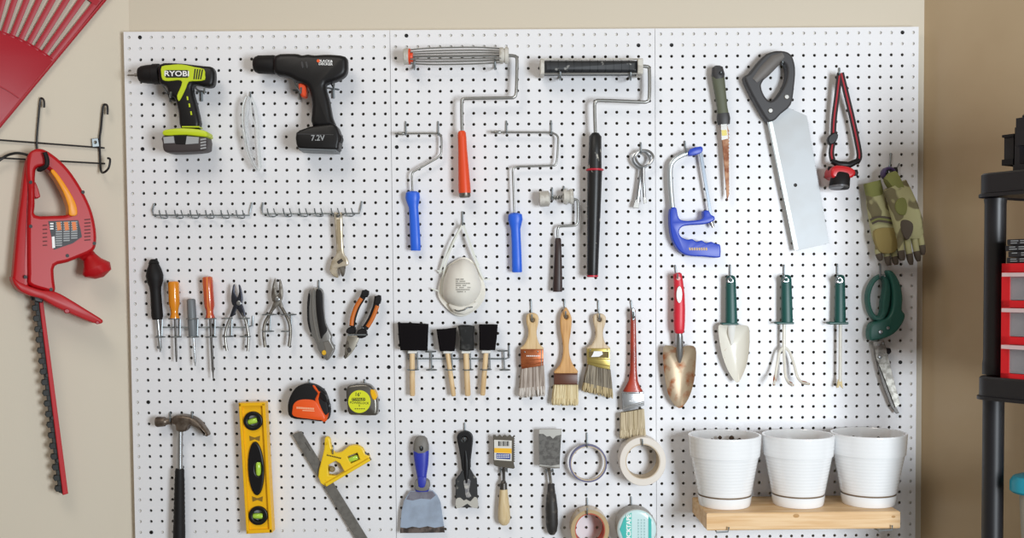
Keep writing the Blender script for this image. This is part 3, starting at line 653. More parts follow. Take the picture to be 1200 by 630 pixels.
for y in (263, 487):
    x = 468+(y-263)*.045
    obj('print', MB().prism(II((x-20, y-10), (x, y-3), (x+20, y-10), (x+18, y+10), (x, y+3), (x-18, y+10)), 14.9, 15.4), M('print_brown', '#8a6a20', .5), t)
hook(*II((447, 128)), II((450, 150))[1], 3.2, 'wire hook behind the top of the yellow level', tip=0)

J = K(310, 430, 3.15)
t = thing('tape_measure', 'large orange and black tape measure hanging left of the chrome one', 'tape measure', BD.P(*J((165, 195)), 12), 'tape measures')
obj('case', MB().prism(smooth(J((86, 150), (93, 112), (115, 76), (150, 61), (186, 66), (214, 84), (226, 102), (236, 135), (240, 168), (226, 199), (160, 194), (98, 186)), 3), 6, 24, 3, steps=3, bb=4), blackrub, t)
obj('side_cover', MB().prism(smooth(J((102, 156), (108, 134), (128, 121), (162, 119), (188, 126), (204, 152), (220, 178), (218, 196), (160, 191), (106, 181)), 3), 22, 25.4, 1.4, steps=2), tapeorange, t, 'orange side cover')
obj('trim', MB().prism(smooth(J((176, 68), (186, 70), (200, 90), (206, 92), (198, 118), (208, 150), (224, 178), (236, 168), (228, 198), (210, 198), (192, 150), (186, 118), (196, 98), (186, 84)), 2), 22, 25, 1), tapeorange, t)
obj('lock_button', MB().prism(smooth(J((204, 92), (224, 104), (230, 130), (214, 122), (204, 112)), 2), 12, 25.6, 1), blackpl, t)
obj('tape_mouth', MB().prism(J((222, 120), (238, 142), (238, 160), (226, 152)), 8, 22, .8), greyp, t)
mb = MB()
for i in range(11): mb.prism(J((118+i*6, 146+i*.4), (122.5+i*6, 146+i*.4), (122.5+i*6, 153+i*.4), (118+i*6, 153+i*.4)), 25.3, 25.7)
mb.prism(J((140, 158), (184, 160), (184, 163), (140, 161)), 25.3, 25.7)
obj('print', mb, M('pale_orange_print', '#f6b890', .5), t)
hook(*J((165, 46)), J((166, 70))[1], 5, 'wire hook behind the orange tape measure')
t = thing('tape_measure', 'small chrome tape measure with yellow round face', 'tape measure', BD.P(*J((358, 178)), 12), 'tape measures')
obj('case', MB().prism(smooth(J((302, 95), (306, 72), (325, 64), (372, 61), (396, 72), (412, 100), (418, 135), (416, 172), (400, 178), (345, 176), (312, 172), (306, 135)), 3), 6, 24, 3, steps=3, bb=4), M('case_chrome', '#77746e', .32, .85), t)
f_ = obj('face_label', MB().prism(circ(*J((350, 127)), 13.2, 13.4), 23.5, 24.6, .3), M('label_yellow', '#dbe02c', .4), t, 'round yellow label')
lettering("16'", *J((344, 101)), 24.6, 4.2, -3, btext, f_, bold=.02)
bp = obj('name_band', MB().prism(rrect(*J((322, 113)), *J((372, 124)), .8), 24.4, 24.9), btext, f_)
lettering('STANLEY', *J((347, 118.5)), 25, 2.2, -2, M('label_yellow', '#dbe02c', .4), bp, bold=.015, sx=1.2)
lettering('POWERLOCK', *J((350, 132)), 24.6, 2.6, -3, btext, f_, bold=.015, sx=.98)
lettering('II', *J((350, 142)), 24.6, 2.4, -3, btext, f_, bold=.015)
mb = MB()
for i in range(5): mb.prism(rect(*J((333+i*8, 152)), *J((338+i*8, 155))), 24.5, 24.8)
obj('print', mb, btext, f_)
obj('lock_button', MB().prism(smooth(J((390, 84), (404, 86), (414, 112), (402, 122), (392, 104)), 2), 10, 25.4, 1), yellow, t)
obj('tape_hook', MB().prism(J((402, 160), (416, 158), (418, 174), (410, 174), (408, 168), (402, 168)), 10, 22, .4), steel, t)
hook(*J((369, 46)), J((369, 68))[1], 5, 'wire hook behind the chrome tape measure')
t = thing('combination_square', 'combination square with yellow head on slanting steel rule', 'square', BD.P(*J((300, 560)), 8))
obj('rule', MB().prism(J((102, 250), (135, 236), (400, 664), (366, 680)), 6, 8, .3), M('rule_steel', '#75726d', .55, .3, col2='#6a6762', scale=80), t)
obj('rule_groove', MB().prism(J((148, 278), (151, 277), (170, 308), (167, 309)), 7.9, 8.1), M('groove_grey', '#4d4a46', .55, .3), t)
hw = J((234, 362), (262, 346), (278, 356), (294, 384), (264, 400), (236, 398)); wn = J((304, 330), (342, 316), (352, 340), (318, 356))
obj('head', MB().prism(smooth(J((222, 262), (233, 258), (241, 268), (245, 295), (258, 316), (285, 312), (310, 292), (338, 288), (362, 300), (372, 322), (388, 330), (370, 350), (300, 395), (226, 440), (198, 405), (208, 350), (220, 300)), 2), 4, 12, 1.2, holes=[hw, wn], steps=2), yellow2, t)
obj('fence', MB().prism(J((222, 430), (384, 336), (390, 346), (228, 441)), 3, 15, .8), yellow2, t)
obj('vial', MB().lathe((*J((312, 343)), 9), (*J((344, 331)), 9), [(0, 2.2), (.1, 3), (.9, 3), (1, 2.2)], 12), vial, t)
obj('lock_nut', MB().lathe((*J((250, 376)), 4), (*J((250, 376)), 14), [(0, 3.4), (.8, 3.4), (1, 2.6)], 16), M('brass_nut', '#8a7a58', .35, .8), t)
obj('scriber', MB().lathe((*J((368, 315)), 9), (*J((394, 342)), 9), [(0, 2), (.6, 2), (.7, 1.2), (1, .6)], 10), dsteel, t)
mb = MB()
for i in range(9): mb.prism(J((230+i*6, 322+i*1.4), (234+i*6, 322+i*1.4), (234+i*6, 327+i*1.4), (230+i*6, 327+i*1.4)), 11.9, 12.3)
obj('print', mb, btext, t)
hook(*J((252, 290)), J((252, 318))[1], 13, 'wire hook carrying the yellow headed square')

# ------------------------------------------------------------------ paint rollers
RF = K(450, 30, 4.844); LB = K(450, 130, 3.15); BR = K(600, 40, 3.94); SR = K(600, 150, 3.0)
grt = M('roller_steel', '#9d9d9a', .35, .85); capm = M('cap_grey', '#cfccc4', .55, col2='#b3aea4', scale=60)
def arm(t, pts, r, d=14): return obj('arm', MB().tube([(*p, d) for p in smooth(pts, 3, False)], r, 10), grt, t)
t = thing('paint_roller_frame', 'paint roller frame with bare wire cage and orange handle', 'paint roller', BD.P(543, 230, 14), 'paint roller frames')
obj('end_cap', MB().lathe((*RF((112, 176)), 20), (*RF((142, 176)), 20), [(0, 8.6), (.1, 9.3), (.9, 9.3), (1, 8.8)], 24), capm, t)
obj('cap_paint', MB().lathe((*RF((141, 176)), 20), (*RF((164, 176)), 20), [(0, 9.2), (.4, 9.2), (.45, 6.5), (1, 6)], 16), orangeh, t, 'ring smeared with red paint')
obj('end_cap', MB().lathe((*RF((655, 170)), 20), (*RF((708, 170)), 20), [(0, 8.4), (.1, 9.3), (.4, 9.3), (.45, 8), (.55, 8), (.6, 9.3), (.9, 9.3), (1, 8)], 24), capm, t)
for i in range(6):
    a = i*PI/3+.35
    y0, y1, d = 176+40*math.sin(a), 170+40*math.sin(a), 20+8*math.cos(a)
    obj('cage_wire', MB().tube([(*RF((150, y0)), d), (*RF((280, y0-2+8*math.sin(a))), d), (*RF((520, y1+8*math.sin(a))), d), (*RF((665, y1)), d)], .85, 8, 4), grt, t)
obj('axle', MB().tube([(*RF((150, 176)), 20), (*RF((710, 170)), 20)], 1.4), grt, t)
arm(t, RF((705, 170), (738, 172), (754, 186), (754, 250), (750, 380), (735, 407), (700, 410), (480, 414), (450, 418), (441, 440), (443, 610)), 1.9, 18)
obj('handle', MB().lathe((*LB((287, 74)), 17), (*LB((298, 303)), 17), [(0, 3.5), (.03, 4.8), (.1, 5), (.3, 5.2), (.6, 6.2), (.95, 7.2), (1, 7)], 20), orangeh, t)
obj('socket', MB().lathe((*LB((298, 300)), 17), (*LB((299, 319)), 17), [(0, 6.6), (.8, 6.6), (1, 5.6)], 20), oldsteel, t)
def jhook(x, y, what): return tag(obj('peg_hook', MB().tube([(x, y-12, -1.5), (x, y-12, 2), (x, y-3, 2.5), (x, y, 6), (x, y+1, 20), (x, y-1, 30), (x, y-8, 33)], 1.2, 8, 3), wire), what, 'hook', 'pegboard hooks')
jhook(485.6, 80, 'wire hook under the red stained end of the wire cage roller'); jhook(580, 80, 'wire hook under the plain end of the wire cage roller')
t = thing('paint_roller_frame', 'large paint roller with ribbed black cage and long black handle', 'paint roller', BD.P(694, 323, 14), 'paint roller frames')
obj('cage', MB().prism(rrect(*BR((146, 118)), *BR((580, 176)), 2), 10, 30, 5, steps=4), splat if False else M('cage_black', '#26282b', .5, col2='#8d8d8a', scale=50, lo=.64, hi=.7), t)
for i in range(12):
    x = 178+i*36.5; obj('cage_rib', MB().prism(BR((x-2, 117.5), (x+1, 117.5), (x+2, 176.5), (x-1, 176.5)), 10, 30.5, 3, steps=3), M('rib_grey', '#4c5054', .45) if i == 0 else bpy.data.materials['rib_grey'], t)
obj('end_plate', MB().prism(rrect(*BR((130, 113)), *BR((150, 185)), 1), 8, 31, 1), capm, t)
obj('end_plate', MB().prism(rrect(*BR((580, 112)), *BR((606, 183)), 1), 8, 31, 1), capm, t)
obj('side_bar', MB().tube([(*BR((134, 183)), 28), (*BR((604, 181)), 28)], 1.1), grt, t); obj('side_bar', MB().tube([(*BR((134, 116)), 20), (*BR((604, 115)), 20)], .9), capm, t)
arm(t, BR((600, 148), (622, 150), (634, 165), (634, 290), (622, 311), (590, 313), (410, 306), (388, 312), (381, 330), (385, 465)), 2.0, 18)
obj('handle', MB().lathe((*BR((385, 456)), 18), (*SR((291, 146)), 18), [(0, 4), (.05, 5.5), (.1, 7.2), (.5, 7.4), (.95, 8), (1, 8)], 22), splat, t)
obj('ring', MB().lathe((*SR((291, 143)), 18), (*SR((291, 151)), 18), [(0, 9), (.3, 10.4), (.7, 10.4), (1, 9)], 24), M('ring_red', '#c8283c', .4), t, 'red collar ring')
obj('lower_handle', MB().lathe((*SR((291, 150)), 18), (*SR((283, 519)), 18), [(0, 8.6), (.4, 7.9), (.8, 6.9), (.98, 6.6), (1, 6)], 22), M('splattered_black_lower', '#161617', .4, col2='#c9c4b8', scale=45, lo=.66, hi=.7), t)
obj('end_band', MB().lathe((*SR((283, 517)), 18), (*SR((283, 524)), 18), [(0, 6.7), (.7, 6.7), (1, 5.5)], 22), bpy.data.materials['ring_red'], t)
jhook(656.5, 92, 'wire hook under the left end of the black cage roller'); jhook(739, 92.5, 'wire hook under the right end of the black cage roller')
def mini(label, pts, hp):
    t = thing('mini_roller_frame', label, 'paint roller', BD.P(*hp[-1][:2], 10), 'mini roller frames')
    arm(t, pts, 1.25, 10)
    obj('tip_collar', MB().lathe((pts[0][0]+3, pts[0][1], 10), (pts[0][0]+12, pts[0][1]+.1, 10), [(0, 1.3), (.1, 1.9), (.9, 1.9), (1, 1.3)], 12), grt, t)
    obj('handle', MB().loft([(x, y, w, w*.8, 10) for x, y, w in hp], 20, 2.3), blueh, t)
mini('mini roller frame with blue handle and slanting arm', LB((40, 83), (185, 82), (205, 86), (212, 100), (212, 150), (205, 166), (185, 180), (122, 216), (106, 228), (103, 250), (106, 305)),
    [(*LB((106, 296)), 5), (*LB((106, 302)), 8), (*LB((106, 320)), 8.6), (*LB((107, 336)), 7.4), (*LB((109, 355)), 5.6), (*LB((112, 400)), 5.7), (*LB((115, 460)), 6), (*LB((117, 512)), 6.1), (*LB((117, 515)), 5.5)])
mini('mini roller frame with blue handle and square bent arm', LB((395, 78),) and [LB((395, 78)), (640, 155.2), (648, 156), (653.6, 160), (653.8, 170), (652.8, 186), (651, 192.5), (646, 194), (610, 195), (603.5, 196), (601, 199), (601.2, 210), LB((481, 385))],
    [(*LB((484, 376)), 5), (*LB((484, 382)), 8), (*LB((485, 400)), 8.6), (*LB((485, 416)), 7.4), (*LB((486, 436)), 5.6), (*LB((488, 480)), 5.6), (*LB((490, 540)), 5.8), (*LB((491, 592)), 6), (*LB((491, 595)), 5.4)])
hook(*LB((80, 40)), LB((80, 86))[1], 12, 'left wire hook under the slant armed blue roller', tip=3); hook(*LB((200, 40)), LB((204, 86))[1], 12, 'right wire hook under the slant armed blue roller', tip=3)
hook(*LB((452, 38)), LB((452, 81))[1], 12, 'left wire hook under the square armed blue roller', tip=3); hook(*BR((181, 400)), BR((180, 457))[1], 12, 'right wire hook under the square armed blue roller', tip=3)
t = thing('trim_roller_frame', 'small trim roller frame with two white ends and dark brown handle', 'paint roller', BD.P(653, 340, 10))
obj('end_cap', MB().lathe((*SR((96, 249)), 12), (*SR((134, 247)), 12), [(0, 8.2), (.05, 9), (.85, 9.1), (.9, 8), (1, 6)], 22), capm, t)
obj('end_cap', MB().lathe((*SR((178, 242)), 12), (*SR((216, 240)), 12), [(0, 5), (.1, 8.6), (.35, 9.1), (.45, 7), (.6, 7.6), (.7, 9), (.95, 8.8), (1, 7)], 22), capm, t)
hx = [(*SR((134+i*44/40., 247-5*i/40+7*math.sin(i*PI/4))), 12+2.3*math.cos(i*PI/4)) for i in range(41)]
obj('spring', MB().tube(hx, .8, 6), grt, t)
arm(t, SR((210, 250), (224, 251), (231, 262), (231, 325), (224, 340), (208, 343), (172, 345), (163, 350), (160, 365), (162, 395)), 1.5, 10)
obj('handle', MB().loft([(*SR((162, 386)), 2.6, 2.6, 10), (*SR((162, 391)), 3.6, 3.4, 10), (*SR((162, 450)), 4.3, 4, 10), (*SR((161, 520)), 5.2, 4.6, 10), (*SR((160, 568)), 5.8, 5, 10), (*SR((160, 575)), 5.2, 4.4, 10)], 18, 2.6), brownh, t)
hook(*SR((141, 210)), SR((143, 246))[1], 16, 'left wire hook of the small trim roller', tip=4); hook(*SR((182, 205)), SR((183, 243))[1], 16, 'right wire hook of the small trim roller', tip=4)
# paint can openers
def opener(label, loop, legs, tip, d):
    t = thing('paint_can_opener', label, 'can opener', BD.P(*SR(tip[0]), d), 'paint can openers')
    obj('ring_handle', MB().tube([(*p, d) for p in SR(*loop)], 1.55, 8, 3, True), chrome, t)
    obj('shank', MB().loft([(*SR(p), w, 1.1, d) for p, w in legs], 12), chrome, t)
    obj('flat_tip', MB().prism(SR(*tip), d-1, d+1, .3), steel, t)
opener('silver paint can opener with a broad flat tip, pointing lower left', [(455, 80), (430, 92), (424, 112), (436, 132), (455, 142), (476, 130), (484, 108), (474, 90)], [((455, 138), 2), ((450, 190), 2.2), ((441, 260), 2.6)], [(434, 250), (449, 252), (446, 282), (425, 279)], 9)
opener('silver paint can opener with a bent narrow tip, hanging in front', [(468, 78), (446, 84), (434, 104), (444, 124), (462, 136), (486, 124), (497, 104), (488, 86)], [((462, 132), 1.9), ((462, 180), 1.8), ((466, 250), 1.9)], [(460, 242), (471, 242), (474, 262), (463, 266)], 13)
hook(*SR((453, 52)), SR((455, 88))[1], 15, 'wire hook holding both paint can openers')

# ------------------------------------------------------------------ dust mask
MK = K(480, 230, 3.707)
t = thing('dust_mask', 'white moulded dust mask hanging by its elastic straps', 'mask', BD.P(*MK((225, 520)), 10))
mo = smooth(MK((205, 274), (232, 264), (258, 270), (288, 294), (310, 340), (328, 390), (326, 440), (300, 482), (262, 510), (228, 522), (195, 514), (160, 486), (130, 448), (122, 410), (138, 350), (165, 302)), 3)
mi = [(228*.1+x*.9, 0) for x, y in mo]
ctr = MK((226, 395)); sc = lambda p, k: [(ctr[0]+(x-ctr[0])*k, ctr[1]+(y-ctr[1])*k) for x, y in p]
obj('flange', MB().prism(mo, 4, 6, .5), maskw, t)
cup = smooth(MK((208, 280), (232, 270), (256, 276), (284, 300), (302, 345), (312, 385), (306, 420), (286, 452), (262, 478), (232, 490), (202, 484), (172, 466), (148, 440), (142, 405), (150, 352), (172, 306)), 3)
obj('shell', MB().dome(cup, 5, 34, 9, MK((228, 385)), pw=.9), maskw, t)
obj('nose_fold', MB().loft([(*MK((175, 470)), 2, 2, 10), (*MK((200, 488)), 5, 3, 15), (*MK((235, 492)), 6, 3, 17), (*MK((268, 482)), 4.5, 3, 14), (*MK((292, 462)), 2, 2, 10)]), maskw, t)
obj('nose_clip', MB().strap([(*MK(p), d) for p, d in (((196, 492), 19), ((212, 498), 21), ((236, 493), 22), ((254, 484), 21), ((274, 480), 18))], 1.4, 1.0), M('clip_grey', '#6d6f70', .4, .6), t, 'grey metal nose clip')
mb = MB()
for j in range(7):
    wd = (30, 44, 60, 50, 62, 60, 48)[j]; n = 8
    for i in range(n):
        if random.random() < .85:
            x = 203+wd*i/n; y = 357+j*9; mb.prism(rect(*MK((x, y)), *MK((x+wd/n*.75, y+5.5))), 20, 33.5 if 2 < j < 6 and 2 < i < 6 else 33)
# print follows the dome: short dashes laid on the shell
mb = MB()
def shell_d(x, y):
    # depth of the dome at a pixel by finding its ring parameter
    best = 0; cx_, cy_ = MK((228, 385))
    dx, dy = x-cx_, y-cy_; a = math.atan2(dy, dx); R0 = min(math.hypot(px-cx_, py-cy_)+abs(math.remainder(math.atan2(py-cy_, px-cx_)-a, 2*PI))*60 for px, py in cup)
    k = min(1, math.hypot(dx, dy)/R0); return 5+29*max(0, 1-k*k)**.45
for j in range(7):
    wd = (34, 46, 62, 50, 64, 60, 48)[j]; n = 9
    for i in range(n):
        if random.random() < .85:
            x = 202+wd*i/n; y = 357+j*9
            p = MK((x, y), (x+wd/n*.75, y), (x+wd/n*.75, y+5), (x, y+5)); d = shell_d(*MK((x+3, y+2)))
            mb.prism(p, d-1, d+.5)
obj('print', mb, M('mask_print', '#a09c94', .7), t)
for k, pts in enumerate(([((230, 124), 12), ((205, 170), 13), ((178, 230), 12), ((155, 300), 10), ((142, 380), 9), ((140, 425), 9)], [((228, 124), 10), ((190, 190), 10), ((160, 250), 9), ((138, 310), 7), ((130, 335), 5)],
            [((232, 124), 12), ((252, 180), 13), ((276, 250), 12), ((302, 320), 10), ((322, 362), 8)], [((234, 124), 10), ((262, 200), 10), ((284, 262), 9), ((300, 300), 8)])):
    obj('strap', MB().strap([(*MK(p), d) for p, d in pts], 2.1, .7), elastic, t)
for a_, b_ in (((120, 322), (150, 330)), ((318, 362), (350, 358)), ((95, 400), (130, 412))): obj('strap_staple', MB().strap([(*MK(a_), 6), (*MK(b_), 6)], 1.6, .8, 0), elastic, t)
hook(*MK((230, 68)), MK((231, 124))[1], 12, 'wire hook holding the dust mask straps', r=1.0)

# ------------------------------------------------------------------ foam brushes and their rack
FB = K(450, 360, 4.844)
ring_rack(FB, 'ring_tool_rack', 'wire ring rack holding the four foam brushes', [(135, 250), (135, 291), (690, 292)], [(710, 286), (710, 216)],
    [((270, 250), (270, 353)), ((680, 246), (684, 353)), ((190, 250), (192, 350)), ((385, 252), (388, 352)), ((490, 252), (492, 350)), ((600, 252), (602, 350))],
    [(265, 251, 12), (270, 354, 12), (675, 246, 12), (686, 354, 12), (165, 353, 13), (375, 353, 12), (477, 353, 12), (578, 352, 13)])
for lab, fo, h0, h1, r, mt in (('widest black foam brush, leftmost on the ring rack', [(77, 90), (150, 90), (249, 96), (246, 170), (243, 247), (150, 244), (92, 245), (82, 170)], (160, 256), (162, 502), 3.1, foam),
        ('tapered black foam brush with a tilted handle, second from the left', [(297, 126), (350, 124), (372, 120), (409, 117), (405, 180), (398, 250), (350, 248), (316, 250), (306, 190)], (360, 256), (396, 503), 2.8, foam),
        ('worn black foam brush crusted with grey paint', [(419, 106), (440, 101), (490, 103), (513, 108), (508, 160), (510, 245), (470, 248), (428, 244), (432, 180)], (465, 256), (476, 502), 3.4, foam2),
        ('black foam brush at the right end of the four', [(538, 98), (590, 98), (646, 99), (640, 180), (631, 244), (580, 243), (540, 243), (541, 170)], (579, 254), (560, 499), 3.0, foam)):
    t = thing('foam_brush', lab, 'foam brush', BD.P(*FB(h1), 10), 'foam brushes')
    obj('foam_head', MB().prism(fo and FB(*fo), 4, 17, 2.5, steps=3), mt, t)
    w = abs(fo[4][0]-fo[6][0])*.22
    obj('collar', MB().prism(rrect(*FB((h0[0]-26, h0[1]-10)), *FB((h0[0]+26, h0[1]+6)), 1), 7, 14, 1), white, t)
    obj('handle', MB().lathe((*FB(h0), 10), (*FB(h1), 10), [(0, r), (.97, r), (1, r*.8)], 16), tan, t)

# ------------------------------------------------------------------ paint brushes
PB = K(590, 350, 4.5); PT = K(610, 480, 4.2)
def strands(a0, a1, b0, b1, d0, d1, n, jag=2, w=1.25):
    mb = MB(); e = []
    for i in range(n):
        f = (i+random.uniform(-.3, .3))/(n-1); g = f+random.uniform(-.02, .02)
        x0, y0 = a0[0]+(a1[0]-a0[0])*f, a0[1]+(a1[1]-a0[1])*f; x1, y1 = b0[0]+(b1[0]-b0[0])*g, b0[1]+(b1[1]-b0[1])*g+random.uniform(-jag, jag*.4)
        d = random.uniform(d0, d1)
        mb.loft([(x0, y0, w, w, d), (x0*.4+x1*.6, y0*.4+y1*.6, w, w, d), (x1, y1, .5, .4, d)], 5)
    return mb
def bristles(t, a0, a1, b0, b1, mat, tipmat, d0=5, d1=13, tip=.8, nm='bristles'):
    m0 = tuple(a0[k]+(b0[k]-a0[k])*tip for k in (0, 1)); m1 = tuple(a1[k]+(b1[k]-a1[k])*tip for k in (0, 1))
    o = obj(nm, strands(a0, a1, m0, m1, d0, d1, 120, 3), mat, t)
    core = MB().prism([a0, a1, m1, m0], d0+1, d1-.5, .5); me = core
    obj('bristle_core', core, mat, o)
    if tipmat: obj('bristle_tips', strands(tuple(a0[k]+(b0[k]-a0[k])*(tip-.12) for k in (0, 1)), tuple(a1[k]+(b1[k]-a1[k])*(tip-.12) for k in (0, 1)), b0, b1, d0, d1, 120, 2), tipmat, o)
def ferrule(t, pts, mat, bands=(), nail=None, d0=4, d1=14.5):
    f = obj('ferrule', MB().prism(pts, d0, d1, 1.2, steps=2), mat, t)
    for b in bands: obj('ferrule_ridge', MB().tube([(*p, d1) for p in b], .55, 6), mat, f)
    for p in nail or (): obj('nail', MB().ball(*p, d1, 1.0), chrome, f)
    return f
t = thing('paint_brush', 'paint brush with coppery ferrule, first of the four hanging brushes', 'paint brush', BD.P(*PB((150, 515)), 9), 'hanging paint brushes')
obj('handle', MB().prism(smooth(PB((120, 100), (128, 80), (150, 74), (172, 78), (185, 96), (184, 130), (175, 170), (178, 205), (190, 238), (210, 268), (90, 268), (112, 238), (128, 200), (130, 165), (122, 130)), 3), 5, 12, 2, holes=[circ(*PB((153, 112)), 2.5, n=16)], steps=2), wood1, t)
f = ferrule(t, PB((90, 266), (211, 266), (211, 352), (96, 370), (92, 350)), copper, [PB((92, 322), (210, 318)), PB((93, 356), (210, 334))], PB((112, 280), (181, 278)))
mb = MB()
for i in range(9): mb.prism(PB((122+i*8, 298), (127+i*8, 297), (127+i*8, 303), (122+i*8, 304)), 14.3, 14.8)
obj('print', mb, wtext, f)
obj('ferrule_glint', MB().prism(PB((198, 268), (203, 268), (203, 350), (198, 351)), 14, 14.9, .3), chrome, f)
bristles(t, PB((96, 364)), PB((209, 350)), PB((83, 520)), PB((219, 510)), bris_grey, bris_wtip)
t = thing('paint_brush', 'paint brush with dark brown ferrule and cream bristles', 'paint brush', BD.P(*PB((325, 560)), 9), 'hanging paint brushes')
obj('handle', MB().prism(smooth(PB((318, 58), (330, 44), (343, 60), (355, 85), (361, 115), (355, 180), (346, 240), (350, 300), (368, 348), (391, 394), (267, 394), (296, 350), (312, 300), (313, 240), (303, 180), (299, 115), (305, 80)), 3), 5, 12, 2, holes=[circ(*PB((331, 96)), 2.3, n=16)], steps=2), wood2, t)
ferrule(t, PB((266, 393), (391, 393), (390, 453), (267, 453)), brownf, [PB((266, 398), (390, 398)), PB((267, 449), (390, 449))])
bristles(t, PB((268, 452)), PB((389, 452)), PB((255, 557)), PB((391, 562)), bris_cream, bris_cream)
t = thing('paint_brush', 'paint brush with brassy ferrule and long dark angled bristles', 'paint brush', BD.P(*PB((500, 515)), 9), 'hanging paint brushes')
obj('handle', MB().prism(smooth(PB((473, 102), (480, 84), (500, 77), (525, 80), (541, 98), (538, 130), (526, 170), (528, 205), (540, 238), (561, 264), (440, 264), (466, 242), (484, 205), (486, 170), (476, 130)), 3), 5, 12, 2, holes=[circ(*PB((506, 110)), 2.4, n=16)], steps=2), wood3, t)
f = ferrule(t, PB((440, 262), (563, 262), (563, 374), (500, 362), (443, 345)), gold, [PB((442, 312), (562, 318)), PB((443, 330), (562, 355))], PB((458, 270), (548, 270)))
obj('ferrule_band', MB().prism(PB((450, 278), (556, 278), (556, 312), (450, 308)), 14.2, 14.9), M('band_dark', '#5a4a22', .4, .5), f)
mb = MB(); mb.prism(smooth(PB((478, 276), (520, 276), (524, 292), (505, 304), (462, 306), (470, 294)), 1), 14.8, 15.1); obj('print', mb, wtext, f)
bristles(t, PB((446, 344)), PB((560, 372)), PB((416, 486)), PB((575, 522)), bris_brown, bris_tip)
t = thing('paint_brush', 'long brush with worn red handle and silver ferrule, right of the others', 'paint brush', BD.P(*PT((550, 148)), 9), 'hanging paint brushes')
obj('handle', MB().loft([(*PB((684, 56)), 2, 1.5, 9), (*PB((684, 62)), 3, 2.3, 9), (*PB((684, 130)), 3.2, 2.8, 9), (*PB((685, 250)), 3.6, 3.2, 9), (*PB((685, 380)), 4.2, 3.6, 9), (*PB((684, 430)), 5.6, 4, 9), (*PB((682, 460)), 8.5, 4.2, 9), (*PB((682, 482)), 11.5, 4.4, 9), (*PB((682, 494)), 12, 4.4, 9)], 18, 2.6), redvar, t)
obj('hanging_eye', MB().prism(smooth(PB((676, 52), (694, 52), (697, 100), (688, 112), (680, 110)), 2), 10, 12.6, .6, holes=[circ(*PB((687, 96)), 1.2, n=10)]), chrome, t)
f = ferrule(t, PB((628, 490), (740, 490), (743, 562), (632, 592)), M('ferrule_silver', '#aeb0b2', .28, .85), [PB((632, 580), (742, 548)), PB((632, 570), (742, 540)), PB((628, 497), (740, 497))], PB((652, 497), (718, 495)))
lettering('2"', *PB((686, 522)), 14.6, 4, 0, wtext, f, bold=.01)
mb = MB()
for i in range(6): mb.prism(rect(*PB((664+i*8, 535)), *PB((669.5+i*8, 541))), 14.4, 14.8)
obj('print', mb, wtext, f)
bristles(t, PT((496, 14)), PT((604, -4)), PT((492, 140)), PT((612, 136)), bris_tan, bris_tan)
for (a_, b_, w) in (((145, 10), (150, 112), 'wire hook through the copper banded paint brush'), ((322, 5), (328, 96), 'wire hook through the brown banded paint brush'), ((500, 10), (506, 110), 'wire hook through the brass banded paint brush'), ((673, 10), (686, 98), 'wire hook through the long red handled brush')):
    hook(*PB(a_), PB(b_)[1], 14, w, PB(b_)[0], tip=7)

# ------------------------------------------------------------------ putty knives, scrapers
PK = K(450, 480, 4.2)
t = thing('putty_knife', 'broad putty knife with blue and grey handle, blade down', 'putty knife', BD.P(*PK((190, 605)), 8), 'putty knives')
obj('blade', MB().prism(smooth(PK((128, 400), (240, 397), (262, 420), (278, 455), (286, 510), (292, 555), (299, 603), (190, 606), (79, 606), (82, 550), (86, 500), (98, 445)), 1), 7, 9, .3), bluesteel, t)
obj('blade_residue', MB().prism(PK((79, 606), (81, 578), (110, 582), (140, 574), (175, 580), (215, 572), (250, 580), (296, 572), (299, 603)), 8.9, 9.25), dirtysteel, t, 'brown residue along the blade edge')
obj('blade_residue', MB().prism(smooth(PK((130, 402), (238, 400), (255, 420), (230, 440), (180, 436), (140, 446), (110, 440)), 1), 8.9, 9.25), M('blade_stain', '#93939f', .4, .5, col2='#84808c', scale=60), t)
obj('handle', MB().loft([(*PK((183, 131)), 4, 3, 10), (*PK((183, 140)), 6.6, 5, 10), (*PK((183, 170)), 8.6, 6, 10), (*PK((183, 215)), 9.2, 6.6, 10), (*PK((185, 270)), 8, 6.4, 10), (*PK((186, 320)), 5.8, 6, 10), (*PK((187, 340)), 5.4, 6, 10), (*PK((187, 370)), 8.4, 6, 10), (*PK((187, 388)), 8.8, 5, 10), (*PK((187, 400)), 7.4, 4, 10)], 22, 2.4), M('putty_blue', '#2c38a8', .42), t)
g_ = M('putty_grey', '#77746f', .55)
obj('grip_top', MB().loft([(*PK((183, 129)), 4.2, 3.4, 10.2), (*PK((183, 139)), 7.0, 5.5, 10.2), (*PK((183, 168)), 9.0, 6.5, 10.2), (*PK((183, 196)), 9.4, 7.0, 10.2), (*PK((184, 208)), 7, 6.6, 10.2)], 22, 2.4), g_, t, 'grey butt of the handle')
obj('grip_collar', MB().prism(smooth(PK((152, 352), (168, 343), (187, 340), (206, 343), (221, 354), (225, 380), (214, 397), (188, 402), (160, 397), (149, 382)), 2), 5, 15.5, 2, steps=2), g_, t)
obj('thumb_pad', MB().prism(smooth(PK((172, 330), (200, 330), (207, 352), (200, 376), (186, 384), (172, 376), (166, 352)), 3), 12, 17, 1.4, steps=2), bpy.data.materials['putty_blue'], t)
obj('hang_hole', MB().prism(circ(*PK((184, 190)), 2.2, 3, 14), 15, 17.6), blackpl, t)
hook(*PK((183, 176)), PK((184, 189))[1], 18, 'wire hook through the blue putty knife', tip=2)
t = thing('putty_knife', 'narrow black plastic putty knife smeared with white plaster', 'putty knife', BD.P(*PK((408, 480)), 8), 'putty knives')
